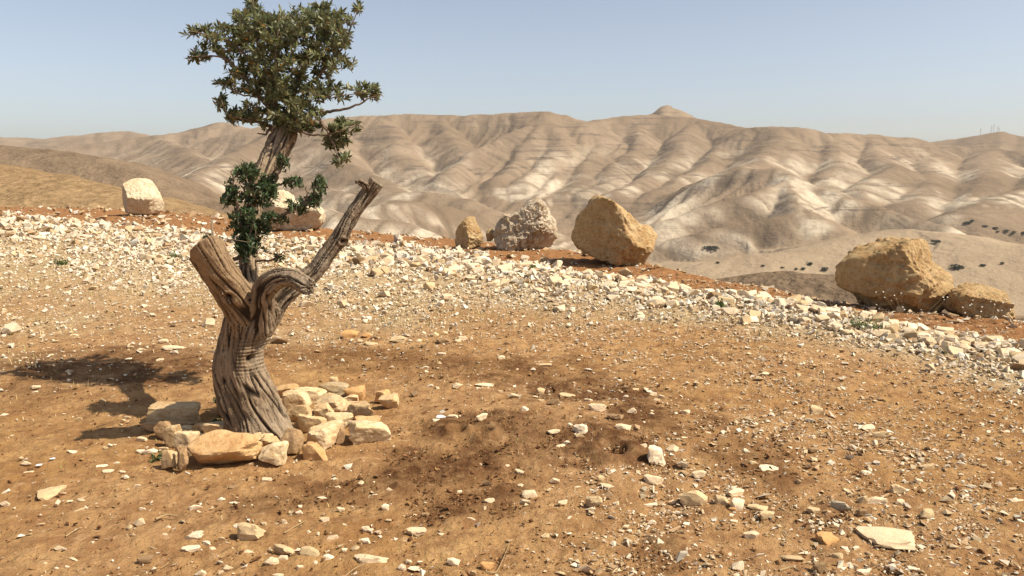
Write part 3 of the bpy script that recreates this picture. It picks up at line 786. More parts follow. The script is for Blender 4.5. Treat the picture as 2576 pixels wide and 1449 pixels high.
def place_ring(i, e):
    cx, cy, w, h, colr, lab = e
    px, py = R3[0] + cx * SR, R3[1] + cy * SR
    bx, by = px, py + h * SR * 0.5
    g = gp(bx, by - 0.10 * h * SR, 0.0)
    s = (g[1] / math.cos(PITCH) * 1.03) / F
    W = w * SR * s; Hpx = h * SR * s
    dep = min(W * 0.72, Hpx * 1.25)
    Ht = max(0.55 * Hpx, (Hpx - 0.26 * dep) / 0.95)
    pl = []
    if i == 0: pl = [((-0.05, -0.62, 0.78), 0.56), ((0.05, -0.70, -0.70), 0.62), ((-0.8, -0.4, -0.3), 0.78)]
    if i == 8: pl = [((0, -0.12, 1), 0.55), ((-0.1, -1, 0.1), 0.65)]
    if i in (37, 22): pl = [((0.1, -0.9, -0.25), 0.55), ((0.2, 0.1, 0.9), 0.55)]
    V, Fc = rock_shape(100 + i * 7, (W * 1.08, dep, Ht * 1.38), 5 if i in (0, 37, 8) else 4, 5 if i == 0 else 7, 11 if i == 0 else 34, 0.075, planes=pl)
    me = sharp_mesh('ring_stone', V, Fc, 30)
    o = link('ring_stone', me, M_ring)
    o.location = (g[0], g[1] + dep * 0.42, float(gz(g[0], g[1])) - 0.06 * Ht)
    o.rotation_euler = (random.uniform(-.06, .06), random.uniform(-.08, .08), random.uniform(-.15, .15))
    kv = random.uniform(0.88, 1.04); o.color = (*[v * kv for v in colr], 1)
    tag(o, lab, 'stone', 'stones piled in a ring round the olive tree')
for i, e in enumerate(RING): place_ring(i, e)

# --- loose stones laid out on the bare soil
PROTO = []
for i in range(16):
    V, Fc = rock_shape(900 + i, (1, 1, 1), 3, 6, 36, 0.10)
    V[:, 2] -= 0.5
    m_ = sharp_mesh('stone', V, Fc, 24); m_.materials.append(M_stone); PROTO.append(m_)
HPROTO = []
for i in range(12):
    r = np.random.default_rng(1500 + i)
    p = r.normal(size=(15, 3)); p /= np.linalg.norm(p, axis=1)[:, None]; p *= r.uniform(0.7, 1.0, (15, 1))
    bm = bmesh.new()
    for q in p: bm.verts.new(q)
    bmesh.ops.convex_hull(bm, input=bm.verts)
    bmesh.ops.delete(bm, geom=[v for v in bm.verts if not v.link_faces], context='VERTS')
    bmesh.ops.dissolve_limit(bm, angle_limit=math.radians(16), verts=bm.verts, edges=bm.edges)
    bmesh.ops.bevel(bm, geom=bm.edges, offset=0.035, segments=1, affect='EDGES')
    bmesh.ops.triangulate(bm, faces=bm.faces)
    co = np.array([v.co[:] for v in bm.verts]); lo, hi = co.min(0), co.max(0)
    for v in bm.verts: v.co = Vector((np.array(v.co[:]) - (lo + hi) / 2) / (hi - lo))
    m_ = bpy.data.meshes.new('stone'); bm.to_mesh(m_); bm.free(); m_.materials.append(M_stone); HPROTO.append(m_)
cA = ((1022.0, 894.0), 0.3828); cB = ((0.0, 830.6), 0.4266); cC = ((447.0, 1150.0), 0.248); cD = ((1725.0, 830.6), 0.4269); cE = ((894.0, 575.0), 0.3225)
w_, t_, b_, o_c, g_, p_ = 'white', 'tan', 'brown', 'orange', 'grey', 'pale'
LOOSE = [
 (cA, [(335,205,70,45,p_),(413,205,38,22,p_),(520,200,130,30,p_),(475,222,35,15,w_),(620,250,35,20,t_),(885,255,55,50,t_),(1140,268,35,28,b_),(1207,262,42,32,w_),(710,298,75,38,p_),(850,303,40,14,p_),(1060,295,100,35,t_),
   (888,345,45,22,t_),(972,358,75,55,b_),(1197,340,60,28,p_),(1350,377,28,12,p_),(1380,323,25,20,p_),(1625,268,65,38,p_),(1675,282,48,32,p_),(1650,310,55,30,p_),(1830,398,70,36,p_),(1738,405,30,25,b_),(1485,430,65,50,p_),
   (1612,440,35,25,p_),(1255,415,115,65,p_),(1375,475,105,55,b_),(1425,540,105,55,p_),(780,418,50,42,w_),(500,465,80,50,p_),(300,455,75,40,p_),(215,467,90,25,w_),(1140,425,30,18,p_),(1140,478,28,20,p_),(970,565,100,40,p_),  # the brown one is a shadowed stone; its shade is put into the colour
   (1145,550,100,70,w_),(1075,530,32,28,w_),(1140,590,60,55,t_),(1055,627,50,28,w_),(1015,645,60,25,p_),(1545,645,75,60,p_),(1750,650,80,60,p_),(1930,795,100,60,p_),(1625,830,130,70,p_),(1560,888,45,50,g_),(1605,987,95,32,w_),
   (1745,968,45,28,p_),(1520,905,35,20,p_),(1240,960,110,90,t_),(1225,1015,50,35,p_),(1030,973,70,35,p_),(810,920,105,60,p_),(780,968,75,45,p_),(540,962,80,58,p_),(535,850,70,55,b_),(745,785,65,35,p_),(645,750,70,28,p_),
   (490,740,18,25,p_),(335,760,60,20,t_),(977,840,60,50,p_),(1280,825,45,55,t_),(1335,870,115,45,p_),(1120,880,55,28,w_),(750,865,40,25,p_),(670,957,45,18,w_),(350,903,35,25,w_),(425,1077,60,28,p_),(125,1048,55,32,b_),
   (50,1050,45,18,p_),(65,1155,130,75,p_),(225,1177,45,25,p_),(915,1187,60,38,t_),(1210,1258,58,55,b_),(1080,1345,38,38,p_),(1195,1395,85,80,p_),(310,1357,85,60,w_),(440,1430,45,40,t_),(1020,1430,70,30,t_),(1850,1275,60,42,w_),
   (1615,1100,60,42,w_),(1445,1127,45,30,p_),(1850,1030,65,45,b_),(1730,1025,30,22,w_),(1340,1407,45,22,t_),(1745,1320,30,20,b_),(15,1355,50,30,w_),(55,1400,90,30,w_),(175,1390,25,22,w_),(1910,183,40,35,t_),(628,10,40,25,w_),
   (900,55,110,28,t_),(48,260,55,50,b_),(130,80,40,20,w_),(135,105,35,22,p_),(207,88,25,14,p_),(1508,235,45,28,t_),(1975,545,60,18,w_),(1828,585,40,15,w_)]),
 (cB, [(957,50,55,28,p_),(1015,97,120,38,p_),(1025,125,48,25,w_),(935,172,48,18,p_),(747,156,42,14,w_),(405,230,38,30,p_),(400,172,38,15,p_),(283,133,40,14,p_),(140,153,35,18,p_),(208,333,55,28,p_),(605,418,50,32,t_),(552,417,25,16,b_),
   (20,492,45,20,w_),(465,520,38,25,t_),(750,516,40,24,p_),(375,487,22,12,p_),(150,793,70,32,p_),(165,842,58,22,p_),(595,803,65,25,w_),(630,832,75,30,p_),(683,785,35,18,w_),(735,867,45,28,w_),(720,838,40,20,p_),(807,922,48,24,p_),
   (25,1025,70,40,p_),(415,722,58,24,w_),(648,680,35,22,w_),(620,697,35,18,t_),(675,680,20,18,w_),(830,645,60,40,p_),(828,717,50,32,w_),(880,718,80,42,w_),(955,703,60,28,t_),(475,1005,50,16,w_),(410,1010,35,12,w_),(470,1062,65,26,t_),
   (840,1055,40,20,w_),(820,1130,60,60,p_),(758,1165,40,38,t_),(985,1167,38,26,w_),(970,1208,32,18,w_),(345,1287,65,32,p_),(427,1352,65,32,p_),(255,1378,40,20,p_),(855,1350,95,50,b_),(395,1395,28,16,w_),(330,1405,28,16,w_),
   (1150,1045,75,38,w_),(1170,1075,40,28,p_),(1140,1212,100,55,w_),(1120,1290,105,50,w_),(430,12,48,18,p_),(315,47,40,12,t_)]),
 (cC, [(900,235,110,55,p_),(555,315,85,50,b_),(770,318,60,30,p_),(440,433,80,52,w_),(570,468,105,22,w_),(755,497,60,50,t_),(290,870,100,60,w_),(448,825,70,60,t_),(870,675,60,45,p_),(1080,660,60,85,p_),(1228,565,75,55,w_),(1150,560,60,32,t_),
   (1240,500,45,35,w_),(1000,405,38,30,w_),(1465,413,100,28,w_),(1585,230,65,30,w_),(1620,310,65,40,p_),(1855,265,58,52,p_),(1995,270,42,45,w_),(2150,335,85,45,p_),(2000,390,55,25,w_),(2110,510,80,85,w_),(1650,530,85,55,p_),
   (1490,635,95,60,p_),(2135,645,75,35,t_),(1690,695,75,50,p_),(1740,675,60,30,p_),(1905,725,80,65,w_),(1955,740,60,45,w_),(2020,760,75,45,p_),(1565,815,120,75,p_),(1900,850,110,75,w_),(1225,935,100,42,w_),(945,1055,150,90,p_),
   (1065,1025,105,60,p_),(1525,1020,115,85,w_),(1690,940,60,42,w_),(1795,925,90,65,t_),(1390,1070,55,55,w_),(505,1120,105,75,p_),(715,960,110,40,p_),(350,930,65,40,p_),(2270,1115,95,75,w_),(2410,1135,130,45,w_),(1235,1120,70,80,p_),
   (2340,1060,85,45,p_),(2455,1065,55,35,w_),(220,1180,120,80,p_),(1010,1195,120,40,p_),(435,1165,60,50,p_),(2180,840,55,28,w_),(1330,760,40,45,p_),(1420,775,35,45,w_),(2415,890,75,45,b_)]),
 (cD, [(712,484,40,28,b_),(735,528,60,28,g_),(485,257,65,24,p_),(65,315,35,35,b_),(910,343,38,30,t_),(745,637,45,32,w_),(755,715,70,36,b_),(725,812,42,36,b_),(360,732,42,34,w_),(495,822,115,48,w_),(398,797,52,32,t_),(310,1030,85,100,w_),
   (275,1060,50,45,o_c),(430,1045,120,50,t_),(300,965,120,55,p_),(485,1090,95,65,t_),(920,1035,115,80,g_),(755,1062,80,48,t_),(1050,1000,60,70,t_),(1130,1012,115,60,p_),(1045,1075,65,55,b_),(980,975,50,30,t_),(1270,1020,65,50,p_),
   (1250,940,85,65,t_),(1375,895,50,40,p_),(1430,1085,95,70,t_),(1110,1200,70,35,p_),(800,1395,85,90,b_),(310,1385,75,75,w_),(640,1345,130,40,t_),(390,1210,90,65,p_),(890,1335,80,60,t_),(1050,1425,80,45,w_),(1385,725,45,40,w_),
   (1390,770,50,38,g_),(1430,815,85,45,t_),(1190,715,80,24,p_),(1165,610,120,60,t_),(1085,565,90,40,p_),(1905,790,45,38,t_),(1760,805,35,30,t_),(1065,848,65,40,w_),(1955,1005,90,40,p_),(1855,1030,50,30,b_),(1895,590,40,22,w_),
   (1350,1405,80,30,w_),(1640,1435,80,28,w_),(1675,1285,55,25,p_),(1005,1285,50,25,w_),(695,1315,60,16,w_),(955,1303,50,20,p_),(740,1128,40,28,w_),(285,1127,45,22,w_),(835,1073,45,24,p_)]),
 (cE, [(330,870,120,60,t_),(115,900,120,30,t_),(615,835,60,45,t_),(690,885,110,55,b_),(835,865,70,40,p_),(800,880,50,35,p_),(495,880,45,28,p_),(150,855,65,35,b_),(85,830,70,45,o_c),(672,980,65,36,w_),(1140,1002,60,32,p_),(1215,742,45,32,b_),
   (1185,900,55,25,b_),(355,585,70,35,b_),(590,625,75,30,b_)]),
]
SPECIAL = [  # display px x, y, w, h, colour, label
 (1655, 1153, 50, 60, w_, 'upright pointed white stone standing on the dark dug soil'),
 (1745, 1252, 70, 54, t_, 'long tan slab lying flat beside the dark dug soil'),
 (1225, 1423, 37, 23, o_c, 'smooth rounded orange stone among small white pebbles'),
 (625, 1337, 72, 57, t_, 'triangular tan stone with a notch on bare soil'),
 (711, 1382, 57, 30, t_, 'flat tan stone lying next to a similar triangular one'),
 (779, 1390, 52, 27, t_, 'flat triangular tan stone next to a similar oval one'),
 (931, 1413, 84, 17, p_, 'long thin pale slab sunk level with the soil'),
 (108, 1243, 49, 32, t_, 'ragged tan slab sunk in the soil on its own'),
 (2057, 1026, 37, 28, t_, 'blocky tan stone casting a dark shadow on the gravelly slope'),
 (1818, 1262, 38, 34, t_, 'tan stone with a dark pit leaning on a white one'),
 (2088, 1358, 58, 27, o_c, 'long orange stone near the big sunken slab'),
 (2252, 1353, 140, 55, p_, 'big pale slab sunk flat into the gravelly slope'),
 (880, 840, 40, 26, o_c, 'rounded orange stone at the near edge of the gravel strip'),
]
TINT = {w_: (1.28, 1.28, 1.34), p_: (1.14, 1.09, 1.06), t_: (0.92, 0.84, 0.72), b_: (0.52, 0.42, 0.34), o_c: (0.85, 0.60, 0.38), g_: (0.72, 0.76, 0.80)}
WORD = {w_: 'white', p_: 'cream', t_: 'tan', b_: 'dark brown', o_c: 'orange', g_: 'grey'}
def zone_word(px, py, x, y):
    d = zones(np.array([x]), np.array([y]))
    if py > 1290 and px < 1650: return 'the trodden soil in front of the tree ring'
    if d[2][0] > 0.25 and px > 900: return 'the dark dug soil'
    if px > 1650: return 'the gravelly slope below the boulders'
    if px < 720: return 'the bare soil around the tree shade'
    return 'the bare soil between tree and dug patch'
STONE_SPOTS = []
def put_stone(px, py, w, h, colr, lab, group, big=False):
    g = gp(px, py + h * 0.40)
    s = g[1] / F * 1.03
    W = w * s; Hp = h * s
    sn = math.sin(math.atan2(EYE, g[1]))
    asp = h / max(w, 1)
    Ht = (0.80 if asp > 0.45 else 0.5) * Hp
    dep = max(0.5 * W, min((Hp - Ht * 0.9) / sn, 0.95 * W))
    if 'sunk' in lab:
        dep = Hp / sn * 0.95; Ht = 0.05
    o = link('stone', random.choice(PROTO if big or w > 34 else PROTO[:6] + HPROTO))
    o.scale = (W * 1.08, dep * 1.05, Ht * 1.15)
    k_ = 0.1 if 'sunk' in lab else 1.0
    o.rotation_euler = (random.uniform(-.15, .15) * k_, random.uniform(-.15, .15) * k_, random.uniform(-.35, .35) + random.choice((0, math.pi)))
    o.location = (g[0], g[1] + dep * 0.35, float(gz(g[0], g[1])) + (0.004 if 'sunk' in lab else Ht * 0.33))
    kv = random.uniform(0.88, 1.06); o.color = (*[v * kv for v in TINT[colr]], 1)
    tag(o, lab, 'stone', group)
    STONE_SPOTS.append((g[0], g[1], W))
for (org, sc), L_ in LOOSE:
    for cx, cy, w, h, colr in L_:
        px, py = org[0] + cx * sc, org[1] + cy * sc
        g = gp(px, py)
        zw = zone_word(px, py, g[0], g[1])
        put_stone(px, py, w * sc, h * sc, colr, '%s stone lying loose on %s' % (WORD[colr], zw), '%s stones on %s' % (WORD[colr], zw))
for px, py, w, h, colr, lab in SPECIAL:
    put_stone(px, py, w, h, colr, lab, 'distinct stones on the bare soil', True)
print('stones', round(time.time() - T0, 1))

# --- angular chips: many small hulls joined (gravel, pebbles)
def hull_protos(n, k=8):
    out = []
    for i in range(n):
        r = np.random.default_rng(500 + i)
        p = r.normal(size=(k, 3)); p /= np.linalg.norm(p, axis=1)[:, None]; p *= r.uniform(0.75, 1.0, (k, 1))
        bm = bmesh.new()
        for q in p: bm.verts.new(q)
        res = bmesh.ops.convex_hull(bm, input=bm.verts)
        bmesh.ops.delete(bm, geom=[v for v in bm.verts if not v.link_faces], context='VERTS')
        bmesh.ops.triangulate(bm, faces=bm.faces)
        bm.verts.index_update()
        out.append((np.array([v.co[:] for v in bm.verts]), np.array([[v.index for v in f.verts] for f in bm.faces])))
        bm.free()
    return out
HULL = hull_protos(14)
HULL8 = hull_protos(14, 6)
PALETTE = np.array([(0.68, 0.57, 0.41), (0.74, 0.65, 0.50), (0.58, 0.44, 0.27), (0.64, 0.53, 0.40), (0.50, 0.34, 0.19), (0.76, 0.69, 0.57), (0.40, 0.27, 0.15), (0.62, 0.50, 0.37)])
PW = np.array([.22, .20, .15, .15, .08, .12, .04, .04]); PW = PW / PW.sum()

def chips(name, xs, ys, size, flat, sink, label, cat, pal=PALETTE, pw=PW, mul=1.0, seed=0, HULL=HULL):
    r = np.random.default_rng(seed)
    n = len(xs); Vs, Fs, Cs = [], [], []; base = 0
    zs = gz(xs, ys)
    which = r.integers(0, len(HULL), n)
    for k, (hv, hf) in enumerate(HULL):
        idx = np.nonzero(which == k)[0]
        if not len(idx): continue
        m = len(idx)
        sx = size[idx] * r.uniform(0.7, 1.25, m); sy = size[idx] * r.uniform(0.55, 1.0, m); sz = size[idx] * flat * r.uniform(0.6, 1.3, m)
        a = r.uniform(0, 2 * math.pi, m); tl = r.normal(0, 0.22, m); tl2 = r.normal(0, 0.22, m)
        v = np.repeat(hv[None], m, 0) * 0.5
        v = v * np.stack([sx, sy, sz], 1)[:, None]
        # tilt about x then y, then spin
        c, s = np.cos(tl)[:, None], np.sin(tl)[:, None]
        vy = v[..., 1] * c - v[..., 2] * s; vz = v[..., 1] * s + v[..., 2] * c; v[..., 1] = vy; v[..., 2] = vz
        c, s = np.cos(tl2)[:, None], np.sin(tl2)[:, None]
        vx = v[..., 0] * c + v[..., 2] * s; vz = -v[..., 0] * s + v[..., 2] * c; v[..., 0] = vx; v[..., 2] = vz
        c, s = np.cos(a)[:, None], np.sin(a)[:, None]
        vx = v[..., 0] * c - v[..., 1] * s; vy = v[..., 0] * s + v[..., 1] * c; v[..., 0] = vx; v[..., 1] = vy
        v = v + np.stack([xs[idx], ys[idx], zs[idx] + sz * 0.5 * (1 - 2 * sink)], 1)[:, None]
        col = pal[r.choice(len(pal), m, p=pw)] * r.uniform(0.88, 1.08, (m, 1)) * mul
        Vs.append(v.reshape(-1, 3)); Cs.append(np.repeat(col, len(hv), 0))
        Fs.append((hf[None] + (np.arange(m) * len(hv))[:, None, None]).reshape(-1, 3) + base)
        base += m * len(hv)
    me = mesh_np(name, np.concatenate(Vs), np.concatenate(Fs), False)
    attr(me, 'tint', np.concatenate(Cs))
    o = link(name, me, M_chips)
    tag(o, label, cat, kind='stuff')
    return o

def scatter(n, rlo, rhi, alo, ahi, seed, power=1.0):
    r = np.random.default_rng(seed)
    a = np.radians(r.uniform(alo, ahi, n)); q = rlo * (rhi / rlo) ** r.uniform(0, 1, n)     # even per apparent size
    return q * np.sin(a), q * np.cos(a), r
# stony strip: pale limestone rubble, coarser towards the boulders
x, y, r = scatter(140000, 5.5, 36, -56, 46, 201)
bd, rd_, dg = zones(x, y)
phi = np.degrees(np.arctan2(x, y)); R_ = np.hypot(x, y)
rn, rf = BAND_NEAR(phi), BAND_FAR(phi)
tpos = np.clip((R_ - rn) / (rf - rn), 0, 1)
patch = np.clip(0.85 + 0.7 * fbm2(x * 0.5, y * 0.5, 3, 205), 0.12, 1)
keep = r.uniform(0, 1, len(x)) < bd * (0.72 + 0.28 * sstep(0.05, 0.35, tpos)) * patch
x, y, tpos, R_ = x[keep], y[keep], tpos[keep], R_[keep]
size = np.exp(r.normal(0, 0.52, len(x))) * (0.030 + 0.040 * sstep(0.1, 0.8, tpos)) * (0.62 + 0.040 * R_)
size = np.clip(size, 0.015, 0.05 + 0.0135 * R_)
order = np.argsort(-size / R_)
big, rest = order[:290], order[290:]
chips('rubble_gravel', x[rest], y[rest], size[rest], 0.72, 0.12, 'pale limestone rubble covering the strip before the boulders', 'gravel', seed=211, mul=0.93)
for i in big:
    o = link('rubble_stone', random.choice(HPROTO))
    s = size[i] * 1.05
    o.scale = (s * random.uniform(.85, 1.3), s * random.uniform(.7, 1.0), s * random.uniform(.42, .75))
    o.rotation_euler = (random.uniform(-.25, .25), random.uniform(-.25, .25), random.uniform(0, 6.28))
    o.location = (x[i], y[i], float(gz(x[i], y[i])) + o.scale[2] * 0.28)
    kc = random.choices([w_, p_, t_, b_], [.42, .36, .16, .06])[0]
    kv = random.uniform(0.72, 0.95); o.color = (*[v * kv for v in TINT[kc]], 1)
    tag(o, 'large %s stone lying in the pale rubble strip' % WORD[kc], 'stone', 'large %s stones in the rubble strip' % WORD[kc])
# red soil along the edge: scattered stones
x, y, r = scatter(32000, 6, 40, -54, 46, 221)
_, rd_, _ = zones(x, y)
t = np.hypot(x, y) - EDGE(np.degrees(np.arctan2(x, y)))
keep = (r.uniform(0, 1, len(x)) < rd_ * 0.55) & (t < 0.35) & (np.abs(np.degrees(np.arctan2(x, y))) < 56)
x, y = x[keep], y[keep]
chips('edge_gravel', x, y, np.clip(np.exp(r.normal(0, 0.6, len(x))) * 0.0034 * (np.hypot(x, y) + 4), 0.012, 0.4), 0.6, 0.2, 'brown and pale stones on the red soil along the hilltop edge', 'gravel',
      pw=np.array([.12, .06, .22, .10, .22, .04, .20, .04]), seed=222, mul=0.85)
# fine chips over the soil, densest on the gravelly slope
x, y, r = scatter(175000, 2.2, 12, -46, 48, 231)
bd, _, dg = zones(x, y)
sl = sstep(-0.20, 0.32, x / y + 0.18 * fbm2(x * 0.9, y * 0.9, 3, 233) - 0.12 + 0.05 * (y - 4) * 0)
far_ = sstep(5.0, 7.5, y) * 0.6
dens = np.clip(0.07 + 1.0 * sl + far_, 0, 1) * (1 - 0.72 * np.clip(dg, 0, 1)) * np.clip(0.7 + 0.8 * fbm2(x * 1.4, y * 1.4, 3, 234), 0.15, 1) * (1 - 0.5 * bd)
keep = r.uniform(0, 1, len(x)) < dens
x, y = x[keep], y[keep]
size = np.clip(np.exp(r.normal(0, 0.55, len(x))) * 0.015 * (0.75 + 0.07 * np.hypot(x, y)), 0.006, 0.10)
chips('pebble_gravel', x, y, size, 0.5, 0.15, 'small flat limestone chips strewn over the brown soil', 'gravel', pw=np.array([.16, .06, .26, .12, .22, .03, .12, .03]), seed=235, mul=0.88, HULL=HULL8)
# soil crumbs on the dug patches
x, y, r = scatter(90000, 2.4, 9.5, -40, 40, 241)
_, _, dg = zones(x, y)
keep = r.uniform(0, 1, len(x)) < np.clip(dg * 1.1, 0, 1) * 0.75 + 0.10
x, y = x[keep], y[keep]
chips('soil_crumb_gravel', x, y, np.clip(np.exp(r.normal(0, 0.5, len(x))) * 0.013, 0.005, 0.06), 0.8, 0.2, 'dark soil clods crumbled over the dug patches', 'soil clods',
      pal=np.array([(0.12, 0.056, 0.024), (0.19, 0.095, 0.042), (0.30, 0.165, 0.072)]), pw=np.array([.35, .4, .25]), seed=242, HULL=HULL8)
print('chips', round(time.time() - T0, 1))

# ------------------------------------------------------------------ olive tree
TB = gp(655, 1092)
TY = float(TB[1])
def tp(px, py, dy=0.0): return at_y(px, py, TY + dy)
PXM = TY / math.cos(PITCH) / F * 1.02

LIMBS = {   # name: list of (px, py, dy, width px)
 'trunk': [(668, 1130, 0.0, 190), (660, 1092, 0.0, 158), (648, 1050, 0.0, 140), (630, 1000, 0.0, 136), (612, 950, 0.0, 128), (605, 910, 0.0, 118), (610, 860, 0.0, 106), (626, 815, 0.0, 116), (640, 785, 0.0, 110)],
 'sawn_limb': [(640, 830, -0.02, 82), (612, 775, -0.08, 92), (580, 725, -0.16, 86), (548, 680, -0.23, 84), (514, 620, -0.30, 88)],
 'upper_trunk': [(642, 800, 0.05, 70), (634, 745, 0.16, 52), (625, 690, 0.26, 46), (626, 630, 0.34, 44), (630, 570, 0.42, 44), (640, 505, 0.52, 46), (660, 445, 0.63, 52), (688, 390, 0.73, 58), (712, 345, 0.82, 60), (722, 322, 0.85, 50)],
 'branch_stub': [(655, 820, -0.04, 74), (659, 775, -0.12, 60), (663, 738, -0.18, 58), (680, 713, -0.24, 55), (708, 700, -0.29, 51), (742, 702, -0.36, 47), (777, 723, -0.46, 43)],
 'dead_branch': [(640, 856, 0.02, 64), (672, 806, 0.05, 58), (705, 755, 0.08, 52), (742, 722, 0.10, 50), (790, 685, 0.12, 46), (828, 635, 0.13, 42), (860, 590, 0.14, 42), (880, 550, 0.14, 36), (910, 508, 0.15, 36), (948, 456, 0.15, 38)],
 'dead_fork': [(925, 490, 0.14, 26), (922, 470, 0.12, 20), (905, 458, 0.10, 14), (893, 457, 0.09, 9)],
}
def catmull(P, n):
    P = np.array(P, float); out = []
    Q = np.concatenate([[2 * P[0] - P[1]], P, [2 * P[-1] - P[-2]]])
    for i in range(len(P) - 1):
        a, b, c, d = Q[i:i + 4]
        for t in np.linspace(0, 1, n, endpoint=False):
            out.append(0.5 * (2 * b + (c - a) * t + (2 * a - 5 * b + 4 * c - d) * t * t + (3 * b - a - 3 * c + d) * t ** 3))
    out.append(P[-1])
    return np.array(out)

def tube(path, rads, ns=8, caps=True, v0=0, wob=None):
    """rings along path"""
    path = np.asarray(path); n = len(path)
    T = np.gradient(path, axis=0); T /= np.linalg.norm(T, axis=1)[:, None] + 1e-12
    up = np.array([0.13, 1.0, 0.21]); V = []
    a = np.linspace(0, 2 * math.pi, ns, endpoint=False)
    for i in range(n):
        u = np.cross(T[i], up); u /= np.linalg.norm(u); w = np.cross(T[i], u)
        rr_ = rads[i] * (1 if wob is None else wob(i, a))
        V.append(path[i] + (np.cos(a) * rr_)[:, None] * u + (np.sin(a) * rr_)[:, None] * w)
    V = np.concatenate(V)
    Fq = []
    for i in range(n - 1):
        for j in range(ns):
            k = (j + 1) % ns
            Fq.append((i * ns + j, i * ns + k, (i + 1) * ns + k, (i + 1) * ns + j))
    return V, np.array(Fq) + v0

skel = {}
bm = bmesh.new()
for nm, pts in LIMBS.items():
    P = np.array([[*tp(p[0], p[1], p[2]), p[3] * PXM * 0.5 * (TY + p[2]) / TY] for p in pts])
    C = catmull(P, 8)
    skel[nm] = C
    ns = 28
    lob = np.random.default_rng(len(nm))
    f1, f2 = lob.uniform(0, 6.28, 2)
    amp = 0.10 if nm == 'trunk' else 0.06
    n = len(C)
    wob = lambda i, a, amp=amp, f1=f1, f2=f2, n=n: 1 + amp * np.sin(3 * a + f1 + 2.2 * i / n) + amp * 0.7 * np.sin(5 * a + f2 - 1.5 * i / n)
    V, Fq = tube(C[:, :3], C[:, 3], ns, wob=wob)
    if nm == 'sawn_limb':       # slanting saw cut
        cutn = np.array([-0.62, 0.15, 0.77]); cutn /= np.linalg.norm(cutn)
        e = C[-1, :3]; k = slice(-ns * 4, None)
        dist = (V[k] - e) @ cutn
        tdir = C[-1, :3] - C[-3, :3]; tdir /= np.linalg.norm(tdir)
        V[-ns:] = V[-ns:] - (((V[-ns:] - e) @ cutn) / (tdir @ cutn))[:, None] * tdir
    vs = [bm.verts.new(v) for v in V]
    for f in Fq: bm.faces.new([vs[i] for i in f])
    bm.faces.new(vs[:ns][::-1]); bm.faces.new(vs[-ns:])
# root flare lobes
for ang, ln in ((-2.6, .20), (-1.7, .17), (-0.7, .20), (0.2, .16), (1.4, .14), (2.6, .16)):
    c = tp(655, 1092)
    P = np.array([[*(c + np.array([0.05 * math.cos(ang), 0.05 * math.sin(ang), 0.22])), 0.075], [*(c + np.array([0.11 * math.cos(ang), 0.11 * math.sin(ang), 0.08])), 0.07],
                  [*(c + np.array([ln * math.cos(ang), ln * math.sin(ang), -0.03])), 0.05]])
    C = catmull(P, 5); V, Fq = tube(C[:, :3], C[:, 3], 12)
    vs = [bm.verts.new(v) for v in V]
    for f in Fq: bm.faces.new([vs[i] for i in f])
    bm.faces.new(vs[:12][::-1]); bm.faces.new(vs[-12:])
bmesh.ops.recalc_face_normals(bm, faces=bm.faces)
tm = bpy.data.meshes.new('wood'); bm.to_mesh(tm); bm.free()
tmp = link('wood', tm)
md = tmp.modifiers.new('r', 'REMESH'); md.mode = 'VOXEL'; md.voxel_size = 0.0062
sm = tmp.modifiers.new('s', 'SMOOTH'); sm.factor = 0.5; sm.iterations = 5
dg_ = bpy.context.evaluated_depsgraph_get()
wood = bpy.data.meshes.new_from_object(tmp.evaluated_get(dg_))
bpy.data.objects.remove(tmp)
nv = len(wood.vertices)
V = np.empty(nv * 3, np.float32); wood.vertices.foreach_get('co', V); V = V.reshape(-1, 3).astype(float)
N = np.empty(nv * 3, np.float32); wood.vertices.foreach_get('normal', N); N = N.reshape(-1, 3).astype(float)
Q = np.array([p.vertices[:] for p in wood.polygons if len(p.vertices) == 4])
# nearest limb for every vertex: label, length along it, angle round it
names = list(LIMBS)
bestd = np.full(nv, 1e9); lab = np.zeros(nv, int); sl_ = np.zeros(nv); an = np.zeros(nv)
for li, nm in enumerate(names):
    C = skel[nm]; Tn = np.gradient(C[:, :3], axis=0); Tn /= np.linalg.norm(Tn, axis=1)[:, None]
    cum = np.concatenate([[0], np.cumsum(np.linalg.norm(np.diff(C[:, :3], axis=0), axis=1))])
    D = np.linalg.norm(V[:, None] - C[None, :, :3], axis=2)
    j = (D / C[None, :, 3]).argmin(1)
    sd = D[np.arange(nv), j] / C[j, 3]
    if nm == 'trunk': sd = sd * 0.9
    m = sd < bestd
    rel_ = V - C[j, :3]
    t_ax = Tn[j]
    u = np.cross(t_ax, np.array([0.0, 1.0, 0.0])); u /= np.linalg.norm(u, axis=1)[:, None]; w = np.cross(t_ax, u)
    a = np.arctan2((rel_ * w).sum(1), (rel_ * u).sum(1))
    s = cum[j] + (rel_ * t_ax).sum(1)
    bestd = np.where(m, sd, bestd); lab = np.where(m, li, lab); sl_ = np.where(m, s, sl_); an = np.where(m, a, an)
tw = an + sl_ * 0.9
sc_ = np.where(lab == 0, 2.6, np.where(lab == 1, 2.0, 1.7))
ca, sa = np.cos(tw) * sc_, np.sin(tw) * sc_
r1 = pn3(ca * 1.6, sa * 1.6, sl_ * 2.4, 1); r2 = pn3(ca * 3.6, sa * 3.6, sl_ * 5 + 3, 2); r3 = pn3(ca * 9, sa * 9, sl_ * 14, 3)
warp = pn3(V[:, 0] * 9, V[:, 1] * 9, V[:, 2] * 9, 4)
crack1 = 1 - sstep(0.035, 0.15, np.abs(r1 + 0.12 * warp))
crack2 = (1 - sstep(0.0, 0.11, np.abs(r2))) * np.where(lab == 0, 0.9, 0.45)
crack = np.clip(np.maximum(crack1, crack2 * 0.7), 0, 1)
disp = 0.006 * fbm3(V * 14, 2, 6) - 0.015 * crack1 - 0.008 * crack2 + 0.003 * r3
